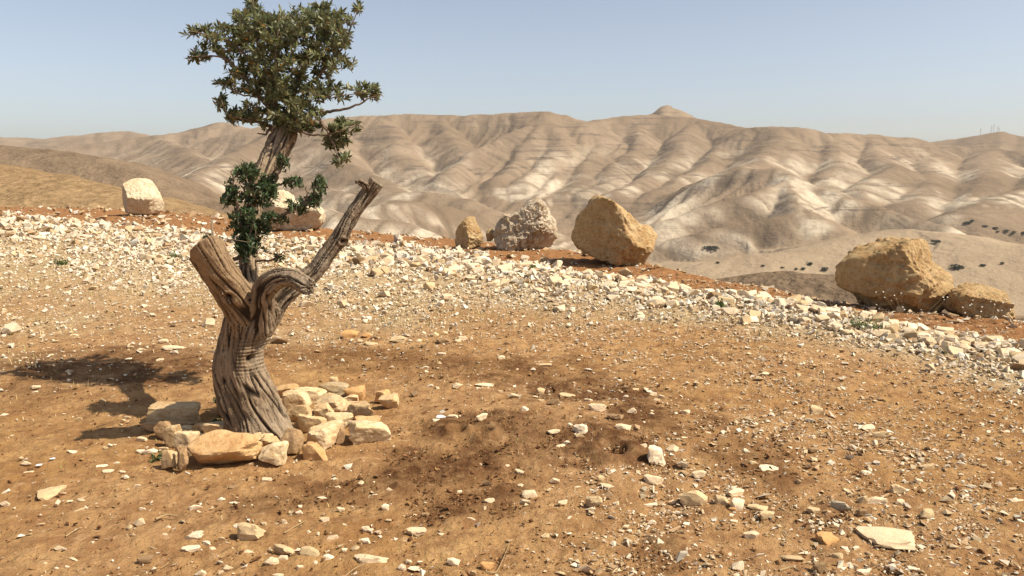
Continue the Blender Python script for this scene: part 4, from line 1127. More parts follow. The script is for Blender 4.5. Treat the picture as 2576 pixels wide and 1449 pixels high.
# horizontal wrinkles across the sunny side of the middle trunk
zw0, zw1 = tp(620, 930)[2], tp(620, 845)[2]
wr = sstep(zw0 - .03, zw0 + .04, V[:, 2]) * (1 - sstep(zw1 - .04, zw1 + .04, V[:, 2])) * sstep(-0.04, 0.03, V[:, 0] - tp(618, 890)[0] + 0.02) * (lab == 0)
disp = disp * (1 - 0.6 * wr) + wr * 0.0035 * np.sin(V[:, 2] * 2 * math.pi / 0.021 + 2.0 * pn3(V[:, 0] * 12, V[:, 1] * 12, V[:, 2] * 12, 8))
crack = crack * (1 - 0.7 * wr) + wr * 0.45 * np.clip(-np.sin(V[:, 2] * 2 * math.pi / 0.021 + 2.0 * pn3(V[:, 0] * 12, V[:, 1] * 12, V[:, 2] * 12, 8)), 0, 1)
# knot holes
for px, py, dy, rad_, dep_ in ((627, 907, -0.15, 0.036, 0.045), (572, 752, -0.27, 0.026, 0.03), (862, 607, 0.09, 0.017, 0.012), (690, 735, -0.30, 0.012, 0.010)):
    kx = at_y(px, py, TY + dy)
    dd = V - kx; dd[:, 1] *= 0.35
    q = np.linalg.norm(dd, axis=1)
    front = N[:, 1] < 0
    disp = disp - dep_ * (1 - sstep(rad_ * 0.3, rad_, q)) * front + 0.008 * np.exp(-((q - rad_ * 1.5) / (rad_ * 0.4)) ** 2) * front
    crack = np.maximum(crack, (1 - sstep(rad_ * 0.45, rad_ * 0.95, q)) * front)
V2 = V + N * disp[:, None]
cutn = np.array([-0.62, 0.15, 0.77]); cutn /= np.linalg.norm(cutn)
warm = np.where(lab == 1, 0.85, np.where(lab == 0, 0.25 + 0.4 * sstep(0.0, -0.1, V[:, 0] - TB[0]), np.where(lab == 3, 0.25, np.where(lab == 2, 0.35, 0.05))))
tree = empty('olive_tree', (float(TB[0]), float(TB[1]), 0.0))
tag(tree, 'old pruned olive tree with sawn limbs and a small leafy crown', 'tree')
fl = lab[Q]; fl = np.where((fl == fl[:, :1]).all(1), fl[:, 0], np.sort(fl, 1)[:, 1])
fl = np.where(fl == 5, 4, fl)
fc = V2[Q].mean(1); 
fn = np.cross(V2[Q[:, 2]] - V2[Q[:, 0]], V2[Q[:, 3]] - V2[Q[:, 1]]); fn /= np.linalg.norm(fn, axis=1)[:, None] + 1e-12
endA = skel['sawn_limb'][-1, :3]; endC = skel['branch_stub'][-1, :3]; tC = endC - skel['branch_stub'][-5, :3]; tC /= np.linalg.norm(tC)
endD = skel['dead_branch'][-1, :3]; tD = endD - skel['dead_branch'][-5, :3]; tD /= np.linalg.norm(tD)
tA = endA - skel['sawn_limb'][-5, :3]; tA /= np.linalg.norm(tA)
cutA = (fl == 1) & (fn @ cutn > 0.6) & ((fc - endA) @ cutn > -0.03) & (np.linalg.norm(fc - endA, axis=1) < 0.2)
cutC = (fl == 3) & (fn @ tC > 0.6) & (np.linalg.norm(fc - endC, axis=1) < 0.07)
cutD = (fl == 4) & (fn @ tD > 0.6) & (np.linalg.norm(fc - endD, axis=1) < 0.07)
# normals shared across the split
VN = np.zeros_like(V2)
for k in range(4): np.add.at(VN, Q[:, k], fn)
VN /= np.linalg.norm(VN, axis=1)[:, None] + 1e-12
def wood_part(name, mask, mat, parent, label=None):
    qs = Q[mask]; u, inv = np.unique(qs, return_inverse=True)
    me = mesh_np(name, V2[u] - TB * np.array([1, 1, 0]), inv.reshape(-1, 4), True)
    attr(me, 'crack', crack[u]); attr(me, 'warm', warm[u])
    me.normals_split_custom_set_from_vertices(VN[u].tolist())
    o = link(name, me, mat, parent)
    if label: o['label'] = label
    return o
p_tr = wood_part('trunk', (fl == 0), M_bark, tree, 'twisted fissured grey trunk with a dark knot hole')
p_a = wood_part('sawn_limb', (fl == 1) & ~cutA, M_bark, tree, 'thick tan sawn-off limb with long dark cracks')
wood_part('cut_face', cutA, M_cut, p_a)
wood_part('upper_trunk', (fl == 2), M_bark, tree)
p_c = wood_part('branch_stub', (fl == 3) & ~cutC, M_bark, tree, 'short curved grey branch stub')
wood_part('cut_face', cutC, M_cut, p_c)
p_d = wood_part('dead_branch', (fl == 4) & ~cutD, M_bark, tree, 'long bare grey branch with a forked broken tip')
wood_part('cut_face', cutD, M_cut, p_d)
print('trunk', nv, round(time.time() - T0, 1))

# --- branches, twigs and leaves
OFF = np.array([TB[0], TB[1], 0.0])
def grow(branches, clusters, seed, leaf_len, leaf_w, step, nleaf, rad0):
    """branches: main limbs [(px,py,dy,width)]; clusters (px,py,rx,ry,dy,rdy,n) of twig tips"""
    r = np.random.default_rng(seed)
    nodes, mains, twigs, leaves = [], [], [], []
    for b in branches:
        P = np.array([[*tp(q[0], q[1], q[2]), q[3] * PXM * 0.5] for q in b])
        C = catmull(P, 6)
        C[1:-1, :3] += r.normal(0, 0.003, (len(C) - 2, 3))
        mains.append(C); nodes += [c[:3] for c in C[2:]]
    tips = []
    for px, py, rx, ry, dy, rdy, n in clusters:
        for _ in range(n):
            while True:
                q = r.uniform(-1, 1, 3)
                if q @ q < 1: break
            tips.append(tp(px + q[0] * rx, py + q[1] * ry, dy + q[2] * rdy))
    tips = np.array(tips)
    nodes = list(nodes)
    NA = np.array(nodes)
    d0 = np.array([np.linalg.norm(NA - t, axis=1).min() for t in tips])
    for ti in np.argsort(d0):
        t = tips[ti]; NA = np.array(nodes)
        dd = np.linalg.norm(NA - t, axis=1)
        # prefer joints below the tip
        j = (dd + 0.25 * np.clip(NA[:, 2] - t[2], 0, None)).argmin()
        a = NA[j]; ln = dd[j]
        if ln < 0.02: a = t - np.array([r.normal(0, .03), r.normal(0, .03), 0.05]); ln = 0.06
        mid = (a + t) / 2 + r.normal(0, 0.10, 3) * ln + np.array([0, 0, -0.06 * ln])
        k = max(4, int(ln / 0.03))
        s = np.linspace(0, 1, k)[:, None]
        C = (1 - s) ** 2 * a + 2 * s * (1 - s) * mid + s ** 2 * t
        ra = rad0 * (0.7 + 1.6 * min(ln, 0.4)); rads = np.linspace(ra, 0.0011, k)
        twigs.append((C, rads))
        nodes += list(C[1::2])
        # leaves on the outer stretch
        cum = np.concatenate([[0], np.cumsum(np.linalg.norm(np.diff(C, axis=0), axis=1))]); tot = cum[-1]
        m = min(nleaf, max(5, int(min(tot, 0.16) / step)))
        for q in range(m):
            s_ = tot - (q / m) * min(tot, 0.17)
            i = min(np.searchsorted(cum, s_), k - 1); i = max(i, 1)
            f = (s_ - cum[i - 1]) / (cum[i] - cum[i - 1] + 1e-9)
            pos = C[i - 1] + f * (C[i] - C[i - 1])
            ax = C[i] - C[i - 1]; ax /= np.linalg.norm(ax) + 1e-9
            ph_ = q * 1.57 + r.uniform(-.4, .4)
            side = np.cross(ax, np.array([0.2, 0.3, 0.93])); side /= np.linalg.norm(side) + 1e-9; s2 = np.cross(ax, side)
            for sg in (0, math.pi):
                d = (math.cos(ph_ + sg) * side + math.sin(ph_ + sg) * s2) * r.uniform(0.55, 1.0) + ax * r.uniform(0.35, 1.0) + np.array([0, 0, 0.30])
                d /= np.linalg.norm(d)
                nrm = r.normal(0, 0.55, 3) + np.array([0.1, -0.1, 0.8]); nrm -= (nrm @ d) * d; nrm /= np.linalg.norm(nrm) + 1e-9
                leaves.append((pos, d, nrm, leaf_len * r.uniform(0.65, 1.2), leaf_w * r.uniform(0.8, 1.2)))
    return mains, twigs, leaves

LV = np.array([(0, 0, 0), (0.32, 1, .10), (0.32, -1, .10), (0.70, .85, .06), (0.70, -.85, .06), (1, 0, -.10), (0.34, 0, -.02), (0.7, 0, -.05)])
LF = np.array([(0, 2, 6), (0, 6, 1), (6, 2, 4), (6, 4, 7), (6, 7, 3), (6, 3, 1), (7, 4, 5), (7, 5, 3)])
def leaf_geo(lf):
    pos, d, n, ln, w = lf
    s = np.cross(n, d)
    return pos + LV[:, :1] * d * ln + LV[:, 1:2] * s * w * 0.5 + LV[:, 2:3] * n * ln * 0.5
def leaves_mesh(name, lst, r, dark=1.0, off=OFF):
    V = np.concatenate([leaf_geo(l) for l in lst]) - off
    n = len(lst)
    Fc = (LF[None] + (np.arange(n) * 8)[:, None, None]).reshape(-1, 3)
    me = mesh_np(name, V, Fc, True)
    v = r.uniform(0.65, 1.25, n); h = r.normal(0, 0.10, n)
    yel = r.uniform(0, 1, n) < 0.005
    c = np.stack([v * (1 + h), v, v * (1 - h * 0.5)], 1)
    c[yel] = np.array([3.2, 1.6, 0.7])
    attr(me, 'tint', np.repeat(c * dark, 8, 0))
    return me
def twigs_mesh(name, tw, ns=4):
    Vs, Fs, b = [], [], 0
    for C, rads in tw:
        V, Fq = tube(C, rads, ns, v0=b); Vs.append(V); Fs.append(Fq); b += len(V)
    return mesh_np(name, np.concatenate(Vs) - OFF, np.concatenate(Fs), True)

def crown_of(mains, twigs, leaves, mat, seed, n_single, name, label):
    r = np.random.default_rng(seed)
    for C in mains:
        V, Fq = tube(C[:, :3], C[:, 3], 9)
        link('branch', mesh_np('branch', V - OFF, Fq, True), M_twig, tree)
    idx = np.argsort([-l[3] * abs(l[2][1]) for l in leaves])     # leaves turned most towards the view show largest
    single = set(idx[:n_single].tolist())
    me = leaves_mesh('foliage', [l for i, l in enumerate(leaves) if i not in single], r)
    cr = link(name, me, mat, tree); cr['kind'] = 'stuff'; cr['label'] = label
    tw = link('twigs', twigs_mesh('twigs', twigs), M_twig, cr); tw['kind'] = 'stuff'
    for i in single:
        l = leaves[i]
        me = leaves_mesh('leaf', [(np.zeros(3), l[1], l[2], l[3], l[4])], r, off=np.zeros(3))
        o = link('leaf', me, mat, cr); o.location = l[0] - OFF

top_br = [
 [(718, 335, 0.84, 28.8), (700, 300, 0.85, 23.0), (690, 250, 0.88, 17.3), (672, 190, 0.9, 12.2), (650, 120, 0.92, 7.9), (640, 40, 0.94, 4.3), (636, -8, 0.94, 2.2)],
 [(715, 335, 0.84, 24.5), (722, 290, 0.88, 18.7), (740, 230, 0.94, 14.4), (765, 160, 1.0, 10.1), (790, 90, 1.03, 6.5), (815, 30, 1.03, 2.9)],
 [(718, 338, 0.84, 21.6), (750, 300, 0.82, 15.8), (790, 287, 0.81, 12.2), (830, 280, 0.8, 8.6), (880, 272, 0.78, 6.5), (925, 250, 0.77, 4.3), (958, 236, 0.76, 2.2)],
 [(790, 287, 0.81, 10.1), (812, 312, 0.75, 7.9), (830, 345, 0.7, 5.8), (848, 385, 0.66, 3.6), (856, 418, 0.64, 2.2)],
 [(740, 325, 0.78, 7.2), (790, 340, 0.7, 5.8), (840, 335, 0.63, 4.3), (880, 322, 0.6, 2.9), (905, 312, 0.6, 2.2)],
 [(700, 330, 0.82, 11.5), (660, 310, 0.78, 8.6), (610, 300, 0.75, 5.8), (572, 285, 0.73, 4.3), (556, 248, 0.73, 2.2)],
 [(695, 290, 0.85, 14.4), (650, 240, 0.84, 10.8), (610, 190, 0.83, 7.9), (560, 145, 0.82, 5.8), (505, 142, 0.82, 2.9), (468, 146, 0.82, 2)],
 [(672, 200, 0.9, 10.1), (620, 140, 0.84, 7.2), (570, 105, 0.81, 5.0), (520, 88, 0.79, 3.6), (470, 76, 0.78, 2)],
 [(735, 240, 0.93, 10.1), (790, 200, 0.88, 7.9), (840, 150, 0.86, 5.8), (875, 90, 0.86, 4.3), (900, 20, 0.86, 2)],
 [(722, 300, 0.93, 10.1), (730, 240, 1.1, 7.9), (735, 170, 1.23, 5.8), (730, 90, 1.28, 3.6)],
 [(705, 300, 0.95, 10.1), (690, 240, 0.80, 7.9), (690, 160, 0.78, 5.8), (700, 80, 0.80, 2.9)],
 [(790, 220, 0.84, 5.8), (820, 245, 0.78, 4.3), (860, 240, 0.76, 2.9), (925, 232, 0.76, 2)],
 [(650, 245, 0.81, 5.8), (600, 235, 0.78, 3.6), (565, 215, 0.77, 2.2), (540, 202, 0.77, 2)],
 [(692, 345, 0.81, 11.5), (680, 325, 0.79, 8.6), (668, 338, 0.76, 5.8), (648, 336, 0.74, 2.9)],
]
top_cl = [(560, 100, 68, 40, 0.92, 0.23, 51), (485, 80, 26, 15, 0.88, 0.08, 10), (495, 143, 37, 10, 0.92, 0.08, 12), (650, 62, 94, 46, 1.03, 0.4, 95), (760, 62, 94, 46, 1.08, 0.46, 108), (845, 72, 53, 51, 1.0, 0.32, 74), (898, 22, 9, 22, 0.96, 0.05, 6), (640, 8, 20, 15, 1.04, 0.08, 8), (810, 18, 33, 13, 1.08, 0.13, 8), (700, 145, 138, 77, 1.0, 0.53, 187), (830, 140, 64, 57, 0.98, 0.33, 70), (640, 195, 77, 50, 0.96, 0.36, 64), (740, 225, 105, 48, 0.96, 0.4, 86), (830, 232, 57, 26, 0.92, 0.21, 30), (925, 232, 35, 20, 0.87, 0.09, 22), (560, 208, 22, 9, 0.87, 0.07, 6), (556, 262, 10, 24, 0.83, 0.05, 10), (598, 290, 42, 15, 0.84, 0.13, 30), (690, 298, 68, 26, 0.88, 0.23, 51), (868, 318, 40, 18, 0.72, 0.1, 26), (838, 355, 37, 24, 0.78, 0.1, 26), (854, 400, 26, 15, 0.75, 0.08, 12), (770, 322, 48, 11, 0.83, 0.13, 20), (715, 330, 33, 11, 0.78, 0.08, 8), (700, 270, 90, 40, 0.8, 0.3, 51), (760, 290, 60, 25, 0.8, 0.3, 25), (690, 100, 140, 60, 0.95, 0.4, 60)]
mains, twigs, leaves = grow(top_br, top_cl, 5, 0.050, 0.0160, 0.016, 9, 0.0028)
crown_of(mains, twigs, leaves, M_leaf, 51, 200, 'crown', 'loose olive green crown of narrow leaves')
print('crown leaves', len(leaves), round(time.time() - T0, 1))
low_br = [
 [(626, 640, 0.34, 14), (610, 590, 0.18, 11), (600, 530, 0.15, 8), (590, 470, 0.15, 5), (582, 430, 0.15, 3)],
 [(628, 600, 0.34, 14), (650, 555, 0.17, 11), (700, 548, 0.11, 9), (745, 525, 0.08, 7), (785, 500, 0.07, 5), (802, 455, 0.07, 3)],
 [(635, 540, 0.36, 12), (640, 500, 0.21, 9), (625, 450, 0.18, 6), (620, 415, 0.17, 3)],
 [(645, 500, 0.36, 10), (680, 480, 0.28, 8), (700, 440, 0.23, 5), (712, 400, 0.22, 3)],
 [(660, 480, 0.36, 8), (700, 465, 0.28, 6), (735, 458, 0.23, 4), (762, 446, 0.23, 2)],
 [(626, 650, 0.32, 10), (622, 620, 0.16, 8), (628, 590, 0.11, 5), (640, 560, 0.09, 3)],
 [(622, 640, 0.3, 14), (590, 652, 0.17, 10), (572, 665, 0.15, 7), (566, 690, 0.13, 4)],
 [(640, 655, 0.3, 7), (680, 655, 0.19, 5), (705, 640, 0.17, 3), (722, 630, 0.16, 2)],
 [(745, 525, 0.08, 6), (772, 500, 0.08, 5), (770, 470, 0.08, 3)],
]
low_cl = [(622, 432, 34, 24, 0.19, 0.08, 46), (585, 490, 22, 30, 0.16, 0.07, 34), (568, 500, 12, 10, 0.16, 0.04, 7), (645, 490, 52, 36, 0.2, 0.1, 66), (711, 405, 12, 14, 0.23, 0.04, 15), (738, 455, 24, 7, 0.24, 0.03, 15), (615, 555, 38, 42, 0.16, 0.1, 81), (622, 615, 28, 28, 0.14, 0.08, 58), (690, 545, 34, 12, 0.12, 0.05, 22), (750, 515, 34, 14, 0.09, 0.05, 22), (802, 465, 10, 22, 0.08, 0.03, 22), (790, 500, 20, 14, 0.08, 0.04, 19), (680, 455, 24, 28, 0.24, 0.06, 30), (562, 655, 14, 12, 0.16, 0.04, 7), (655, 575, 24, 30, 0.14, 0.06, 27), (705, 645, 14, 8, 0.18, 0.03, 4), (520, 598, 10, 5, -0.26, 0.02, 4)]
mains, twigs, leaves = grow(low_br, low_cl, 6, 0.031, 0.0120, 0.011, 11, 0.0022)
crown_of(mains, twigs, leaves, M_sprout, 52, 100, 'sprouts', 'dark green leafy sprouts clothing the middle of the trunk')
# a dead twig on the sawn limb
C = catmull(np.array([[*tp(537, 604, -.27), .007], [*tp(533, 570, -.27), .005], [*tp(534, 548, -.27), .003]]), 5)
V, Fq = tube(C[:, :3], C[:, 3], 6); link('dead_twig', mesh_np('dead_twig', V - OFF, Fq, True), M_bark, tree)
print('tree', round(time.time() - T0, 1))

# ------------------------------------------------------------------ plants, straw, litter
def straw(name, n, rlo, rhi, weight, hgt, seed, label, cols):
    x, y, r = scatter(n, rlo, rhi, -50, 44, seed)
    keep = r.uniform(0, 1, n) < weight(x, y)
    x, y = x[keep], y[keep]; m = len(x)
    z = gz(x, y); h = hgt * np.exp(r.normal(0, .4, m)) * (0.8 + 0.03 * np.hypot(x, y))
    a = r.uniform(0, 6.28, m); ln = r.uniform(0.15, 0.9, m)
    w = 0.0012 + 0.00022 * np.hypot(x, y)
    ux, uy = np.cos(a), np.sin(a)
    b = np.stack([x, y, z - 0.004], 1)
    tip = b + np.stack([ux * ln * h, uy * ln * h, h], 1)
    midp = b + np.stack([ux * ln * h * .3, uy * ln * h * .3, h * .6], 1)
    sd = np.stack([-uy, ux, np.zeros(m)], 1) * w[:, None]
    V = np.stack([b - sd, b + sd, midp + sd * .8, midp - sd * .8, tip], 1).reshape(-1, 3)
    k = (np.arange(m) * 5)[:, None]
    Fc = np.concatenate([k + np.array([0, 1, 2]), k + np.array([0, 2, 3]), k + np.array([3, 2, 4])])
    me = mesh_np(name, V, Fc, False)
    c = cols[r.integers(0, len(cols), m)] * r.uniform(.8, 1.15, (m, 1))
    attr(me, 'tint', np.repeat(c, 5, 0))
    tag(link(name, me, M_straw), label, 'grass', kind='stuff')
STR = np.array([(0.50, 0.37, 0.18), (0.42, 0.30, 0.14), (0.56, 0.44, 0.25), (0.34, 0.28, 0.11), (0.26, 0.25, 0.09)])
def wband(x, y):
    b, _, d = zones(x, y); R_ = np.hypot(x, y); phi = np.degrees(np.arctan2(x, y))
    t = (R_ - BAND_NEAR(phi) * 0.95) / (BAND_FAR(phi) - BAND_NEAR(phi))
    return np.clip(b + 0.2, 0, 1) * np.exp(-np.clip(np.abs(t - 0.12) / 0.30, 0, 9)) * np.clip(0.35 + 1.3 * fbm2(x * .7, y * .7, 3, 301), 0, 1) * (t > -0.15)
straw('dry_grass', 52000, 5.2, 26, wband, 0.045, 302, 'short dry grass growing through the pale rubble', STR)
straw('dry_stubble_grass', 9000, 2.5, 9, lambda x, y: (1 - zones(x, y)[0]) * np.clip(0.12 + 0.9 * fbm2(x * 1.3, y * 1.3, 3, 305), 0, .6), 0.018, 306, 'sparse dry stubble on the brown soil', STR)

def weed(px, py, w, h, n, label, mat=M_weed, name='green_weed', spread=1.0, lf=0.035, cat='plant'):
    g = gp(px, py); s = g[1] / F
    r = np.random.default_rng(int(px))
    base = np.array([g[0], g[1], float(gz(g[0], g[1]))])
    root = empty(name, base)
    lst, tw = [], []
    for _ in range(n):
        q = r.uniform(-1, 1, 2); a = r.uniform(0, 6.28); rr_ = math.sqrt(r.uniform(0, 1))
        tipp = np.array([math.cos(a) * rr_ * w * s * .5 * spread, math.sin(a) * rr_ * w * s * .5, (0.25 + 0.75 * r.uniform()) * h * s * (1.1 - .6 * rr_)])
        st = np.array([tipp[0] * .25, tipp[1] * .25, 0])
        C = np.linspace(0, 1, 4)[:, None] * (tipp - st) + st
        tw.append((C, np.linspace(0.0018, 0.0009, 4) * (1 + g[1] * .08)))
        for k in range(7):
            d = r.normal(0, 1, 3) + np.array([0, 0, .6]); d /= np.linalg.norm(d)
            nn = r.normal(0, .6, 3) + np.array([0, 0, 1]); nn -= (nn @ d) * d; nn /= np.linalg.norm(nn)
            lst.append((C[1 + k % 3] + r.normal(0, .003, 3), d, nn, lf * r.uniform(.6, 1.2), lf * .4))
    f = link('foliage', leaves_mesh('foliage', lst, r, off=np.zeros(3)), mat, root); f['kind'] = 'stuff'
    Vs, Fs, b = [], [], 0
    for C, rads in tw:
        V, Fq = tube(C, rads, 3, v0=b); Vs.append(V); Fs.append(Fq); b += len(V)
    st = link('stems', mesh_np('stems', np.concatenate(Vs), np.concatenate(Fs), True), M_twig, root); st['kind'] = 'stuff'
    tag(root, label, cat, 'small weeds on the stony ground')
    return root
weed(155, 670, 38, 26, 26, 'small dark green weed alone in the pale rubble', lf=0.05)
weed(438, 655, 34, 26, 18, 'faint green weed in the rubble beyond the sawn limb', lf=0.05)
weed(1812, 777, 36, 22, 26, 'green weed among white rubble stones on the slope below the pointed boulder', lf=0.04)
weed(2180, 832, 95, 34, 44, 'low spreading green weed in front of the massive tan boulder', lf=0.035)
weed(1160, 640, 24, 14, 12, 'small weed on the red soil before the cone-shaped boulder', lf=0.05)
weed(1340, 680, 22, 14, 12, 'small weed on the red soil before the grey boulder', lf=0.05)
weed(400, 1160, 34, 22, 20, 'bright green weed sprouting beside the ring stones', lf=0.022)
weed(545, 1015, 18, 26, 10, 'small green weed at the shaded back of the trunk', lf=0.02)
weed(548, 1062, 24, 14, 10, 'tiny weed on top of the shaded soil by the long block', lf=0.018)
weed(1550, 668, 50, 14, 16, 'sparse weed at the foot of the pointed ochre boulder', lf=0.04)
# dry flowering stalks by the massive boulder
M_petal = plain('white_petal', (0.8, 0.76, 0.68)); M_stalk = plain('dry_stalk', (0.32, 0.22, 0.11))
def flower_plant(px, py, w, h, n, label):
    g = gp(px, py); s = g[1] / F; r = np.random.default_rng(int(px))
    root = empty('flowering_weed', (g[0], g[1], float(gz(g[0], g[1]))))
    Vs, Fs, b = [], [], 0
    for i in range(n):
        tipp = np.array([r.uniform(-.5, .5) * w * s, r.uniform(-.1, .1), r.uniform(.35, 1) * h * s])
        st = np.array([tipp[0] * .4, 0, 0])
        C = catmull(np.array([st, st * .5 + tipp * .5 + r.normal(0, .012, 3), tipp]), 4)
        V, Fq = tube(C, np.full(len(C), .0018), 3, v0=b); Vs.append(V); Fs.append(Fq); b += len(V)
        bm = bmesh.new()
        for k in range(5):
            a = k * 1.2566; d = Vector((math.cos(a), math.sin(a), .5)); e = Vector((-math.sin(a), math.cos(a), 0))
            vs = [bm.verts.new(v) for v in (Vector((0, 0, 0)), d * .005 + e * .003, d * .009, d * .005 - e * .003)]
            bm.faces.new(vs)
        m_ = bpy.data.meshes.new('flower'); bm.to_mesh(m_); bm.free()
        o = link('flower', m_, M_petal, root); o.location = tipp; o.rotation_euler = (r.uniform(0, .9), r.uniform(-.5, .5), 0)
    st = link('stems', mesh_np('stems', np.concatenate(Vs), np.concatenate(Fs), True), M_stalk, root); st['kind'] = 'stuff'
    tag(root, label, 'plant', 'dry weeds with white flowers')
flower_plant(2290, 800, 190, 70, 16, 'thin dry weed with tiny white flowers before the massive tan boulder')
flower_plant(2470, 812, 130, 62, 16, 'thin dry weed with tiny white flowers before the low brown boulder')
# twigs and scraps on the soil
def stick(pts, rad_, label):
    P = np.array([[*(gp(*p)), rad_] for p in pts]); P[:, 2] = gz(P[:, 0], P[:, 1]) + rad_ + 0.004
    C = catmull(P, 4); C[:, 3] *= np.linspace(1, .5, len(C)); o = P[0, :3].copy()
    V, Fq = tube(C[:, :3] - o, C[:, 3], 6)
    ob = link('dry_twig', mesh_np('dry_twig', V, Fq, True), M_stalk); ob.location = o
    tag(ob, label, 'twig', 'dry twigs on the soil')
stick([(392, 1312), (420, 1301), (452, 1306)], .006, 'dark curved twig on the soil in front of the tree ring')
stick([(165, 1355), (180, 1345), (202, 1332)], .004, 'thin dry twig on bare soil far in front of the tree shade')
stick([(860, 1460), (900, 1430), (955, 1410)], .003, 'pale straw stem among the white pebbles')
stick([(375, 1448), (400, 1437), (425, 1420)], .003, 'pale straw stem on open bare soil')
stick([(715, 1345), (740, 1330), (770, 1314)], .0035, 'long pale straw beside the triangular tan stone')
stick([(1225, 1443), (1250, 1440), (1280, 1376)], .003, 'bent dry twig near the smooth orange stone')
stick([(1960, 1440), (1990, 1432), (2010, 1440)], .005, 'short dry twig on the gravelly slope')
M_paper = plain('paper', (0.75, 0.78, 0.82))
def scrap(px, py, s, label):
    g = gp(px, py); bm = bmesh.new(); r = np.random.default_rng(int(px))
    pts = [(-1, -.6), (-.2, -.8), (.9, -.5), (1, .4), (.1, .8), (-.8, .5)]
    lo = [bm.verts.new((x_ * s, y_ * s, r.uniform(0, .35) * s)) for x_, y_ in pts]; c = bm.verts.new((0, 0, .25 * s))
    for i in range(6): bm.faces.new((lo[i], lo[(i + 1) % 6], c))
    m_ = bpy.data.meshes.new('paper_scrap'); bm.to_mesh(m_); bm.free()
    o = link('paper_scrap', m_, M_paper); o.location = (g[0], g[1], float(gz(g[0], g[1])) + .012)
    o.modifiers.new('t', 'SOLIDIFY').thickness = .001
    tag(o, label, 'litter', 'paper scraps on the soil')
scrap(133, 1162, .014, 'small white scrap of paper by itself on the bare soil'); scrap(99, 1178, .016, 'white paper scrap next to two flat cream stones')
scrap(1110, 1072, .03, 'crumpled white scrap on the dark dug soil')

# ------------------------------------------------------------------ valley scrub and masts
def ray_hit(px, py):
    d = ray(px, py); d = d / math.hypot(d[0], d[1])
    t = np.linspace(100, 4500, 4400)
    z = EYE + d[2] * t
    h, _, _, _ = terrain(d[0] * t, d[1] * t)
    i = int(np.argmax(h > z)); return np.array([d[0] * t[i], d[1] * t[i], h[i]]), t[i]
def bush(px, py, wpx, hpx, label, seed):
    p, dist = ray_hit(px, py + hpx * 0.4)
    r = np.random.default_rng(seed); W = wpx * dist / F; H = hpx * dist / F
    root = empty('valley_bush', p)
    lst = []
    cl = [(r.uniform(-.32, .32) * W, r.uniform(-.3, .3) * W, r.uniform(.3, .62) * H, r.uniform(.22, .36)) for _ in range(9)]
    for _ in range(420):
        c = cl[r.integers(0, 9)]; q = r.normal(0, 1, 3); q /= np.linalg.norm(q)
        pos = np.array([c[0], c[1], c[2]]) + q * np.array([W, W, H]) * c[3] * r.uniform(.6, 1)
        pos[2] = max(pos[2], .04 * H)
        d = q + r.normal(0, .5, 3); d /= np.linalg.norm(d); nn = r.normal(0, 1, 3); nn -= (nn @ d) * d; nn /= np.linalg.norm(nn)
        lst.append((pos, d, nn, W * .14, W * .09))
    f = link('crown', leaves_mesh('crown', lst, r, off=np.zeros(3)), M_scrub, root); f['kind'] = 'stuff'
    Vs, Fs, b = [], [], 0
    for k in range(5):
        c = cl[k]; C = catmull(np.array([[0, 0, -.1 * H], [c[0] * .4, c[1] * .4, c[2] * .5], [c[0], c[1], c[2]]]), 3)
        V, Fq = tube(C, np.linspace(.035, .012, len(C)) * W, 5, v0=b); Vs.append(V); Fs.append(Fq); b += len(V)
    st = link('stem', mesh_np('stem', np.concatenate(Vs), np.concatenate(Fs), True), M_twig, root); st['kind'] = 'stuff'
    tag(root, label, 'bush', 'scrub bushes on the valley floor')
O8 = (1661.0, 243.0); S8 = 0.355
BUSH = [((405, 1178), 26, 14), ((725, 1200), 24, 14), ((865, 1212), 24, 10), ((962, 1222), 24, 13), ((1012, 1222), 30, 18), ((1060, 1187), 38, 24), ((1168, 1225), 42, 30), ((2107, 1210), 60, 30), ((2285, 1198), 30, 14), ((2420, 1182), 24, 16),
        ((2170, 895), 40, 14), ((2205, 880), 24, 10), ((2300, 920), 30, 10), ((2370, 935), 36, 14), ((2450, 955), 26, 14), ((2505, 967), 24, 14), ((2568, 970), 30, 16), ((2390, 958), 20, 10), ((1955, 1028), 44, 12), ((350, 1072), 90, 14), ((1345, 1105), 28, 12)]
for i, (p, w, h) in enumerate(BUSH):
    px, py = O8[0] + p[0] * S8, O8[1] + p[1] * S8
    lab_ = 'dark scrub bush on the pale valley floor'
    if i == 7: lab_ = 'largest round dark bush on the sandy flat beyond the massive boulder'
    elif 10 <= i <= 17: lab_ = 'dark bush in the line along the dry stream bed'
    elif i == 19: lab_ = 'wide flat dark scrub patch below the chalk hill'
    elif i == 18: lab_ = 'low flat bush on the slope above the massive boulder'
    bush(px, py, w * S8, h * S8, lab_, 700 + i)
M_mast = plain('galvanised_steel', (0.30, 0.29, 0.28), 0.6)
M_maskit = plain('red_painted_steel', (0.36, 0.16, 0.12), 0.6)
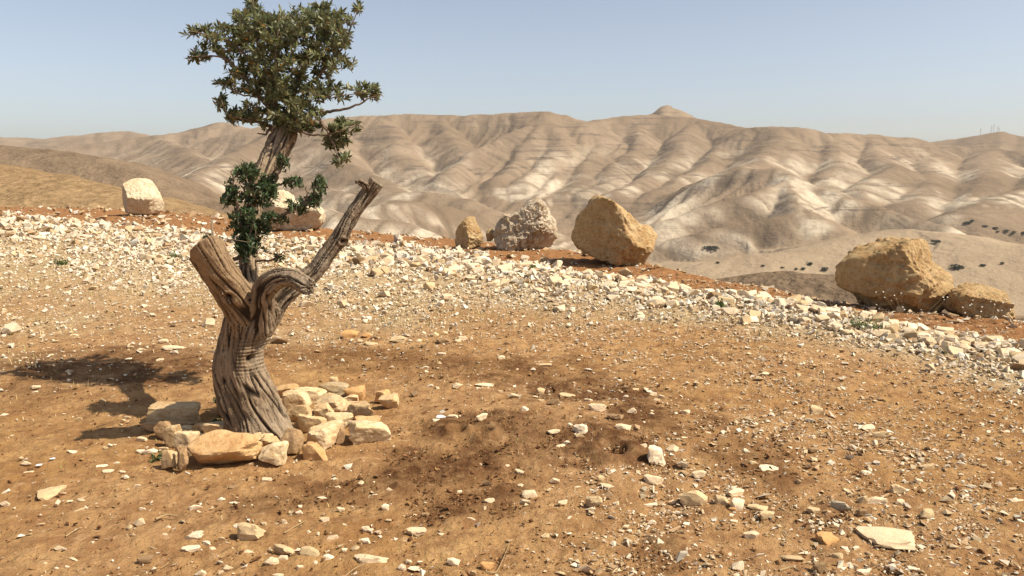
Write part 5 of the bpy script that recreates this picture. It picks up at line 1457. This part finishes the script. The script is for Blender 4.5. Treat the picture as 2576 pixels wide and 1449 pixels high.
def mast(px, top, bot, label):
    b = at_r(px, bot, 3690); H = (bot - top) * 3690 / F * 1.02 + 3
    h, _, _, _ = terrain(np.array([b[0]]), np.array([b[1]]))
    b[2] = h[0]
    H = max(12, (at_r(px, top, 3690)[2] - b[2]))
    root = empty('radio_mast', (b[0], b[1], b[2] - 1))
    def part(nm, segs, mat, rad_):
        Vs, Fs, k = [], [], 0
        for a, c in segs:
            V, Fq = tube(np.array([a, c], float), [rad_, rad_], 4, v0=k); Vs.append(V); Fs.append(Fq); k += len(V)
        return link(nm, mesh_np(nm, np.concatenate(Vs), np.concatenate(Fs), False), mat, root)
    w0, w1 = 1.5, .5
    c3 = [(math.cos(t), math.sin(t)) for t in (0.4, 2.49, 4.59)]
    for cx_, cy_ in c3: part('leg', [((cx_ * w0, cy_ * w0, 0), (cx_ * w1, cy_ * w1, H))], M_mast, .22)
    br = []
    nb_ = 8
    for i in range(nb_):
        t0, t1 = i / nb_, (i + 1) / nb_
        for k in range(3):
            a, c = c3[k], c3[(k + 1) % 3]; wa = w0 + (w1 - w0) * t0; wb = w0 + (w1 - w0) * t1
            br.append(((a[0] * wa, a[1] * wa, H * t0), (c[0] * wb, c[1] * wb, H * t1)))
    pt = part('lattice', br, M_mast, .12); pt['kind'] = 'stuff'
    part('antenna', [((0, 0, H), (0, 0, H + 3))], M_maskit, .15)
    for k, hh in enumerate((.82, .62)):
        V, Fq = tube(np.array([(0.6, -1.2, H * hh), (0.6, -1.9, H * hh)]), [1.1, 1.3], 12)
        link('dish', mesh_np('dish', V, Fq, True), M_mast, root)
    tag(root, label, 'mast', 'radio masts on the far hill')
mast(2466, 322, 338, 'radio mast standing apart from the others on the far hill')
mast(2493, 316, 334, 'thin radio mast next to the tallest one on the far hill')
mast(2499, 312, 333, 'tallest radio mast on the far hill')
mast(2509, 316, 333, 'radio mast between the tallest and the shortest on the far hill')
mast(2513, 321, 333, 'shortest radio mast of the cluster on the far hill')

# ------------------------------------------------------------------ haze
def haze(density, color):
    bm = bmesh.new(); bmesh.ops.create_cube(bm, size=1.0)
    me = bpy.data.meshes.new('haze'); bm.to_mesh(me); bm.free()
    o = link('haze', me)
    zlo, zhi = float(hills.data.vertices and min(v for v in (hz.min(), -200))) - 2, float(hz.max()) + 40
    o.scale = (13400, 13400, zhi - zlo); o.location = (0, 0, (zhi + zlo) / 2)
    m = bpy.data.materials.new('haze'); m.use_nodes = True; nt = m.node_tree
    nt.nodes.remove(nt.nodes['Principled BSDF'])
    v = nt.nodes.new('ShaderNodeVolumePrincipled')
    v.inputs['Color'].default_value = (*color, 1); v.inputs['Density'].default_value = density; v.inputs['Anisotropy'].default_value = 0.2
    nt.links.new(v.outputs[0], nt.nodes['Material Output'].inputs['Volume'])
    me.materials.append(m)
    tag(o, 'thin pale dusty haze over the valley', 'haze', kind='stuff')
haze(4.0e-5, (0.95, 0.95, 0.95))
print('tris', sum(len(o.data.loop_triangles) if o.type == 'MESH' and (o.data.calc_loop_triangles() or 1) else 0 for o in SC.objects)); print('done', round(time.time() - T0, 1))
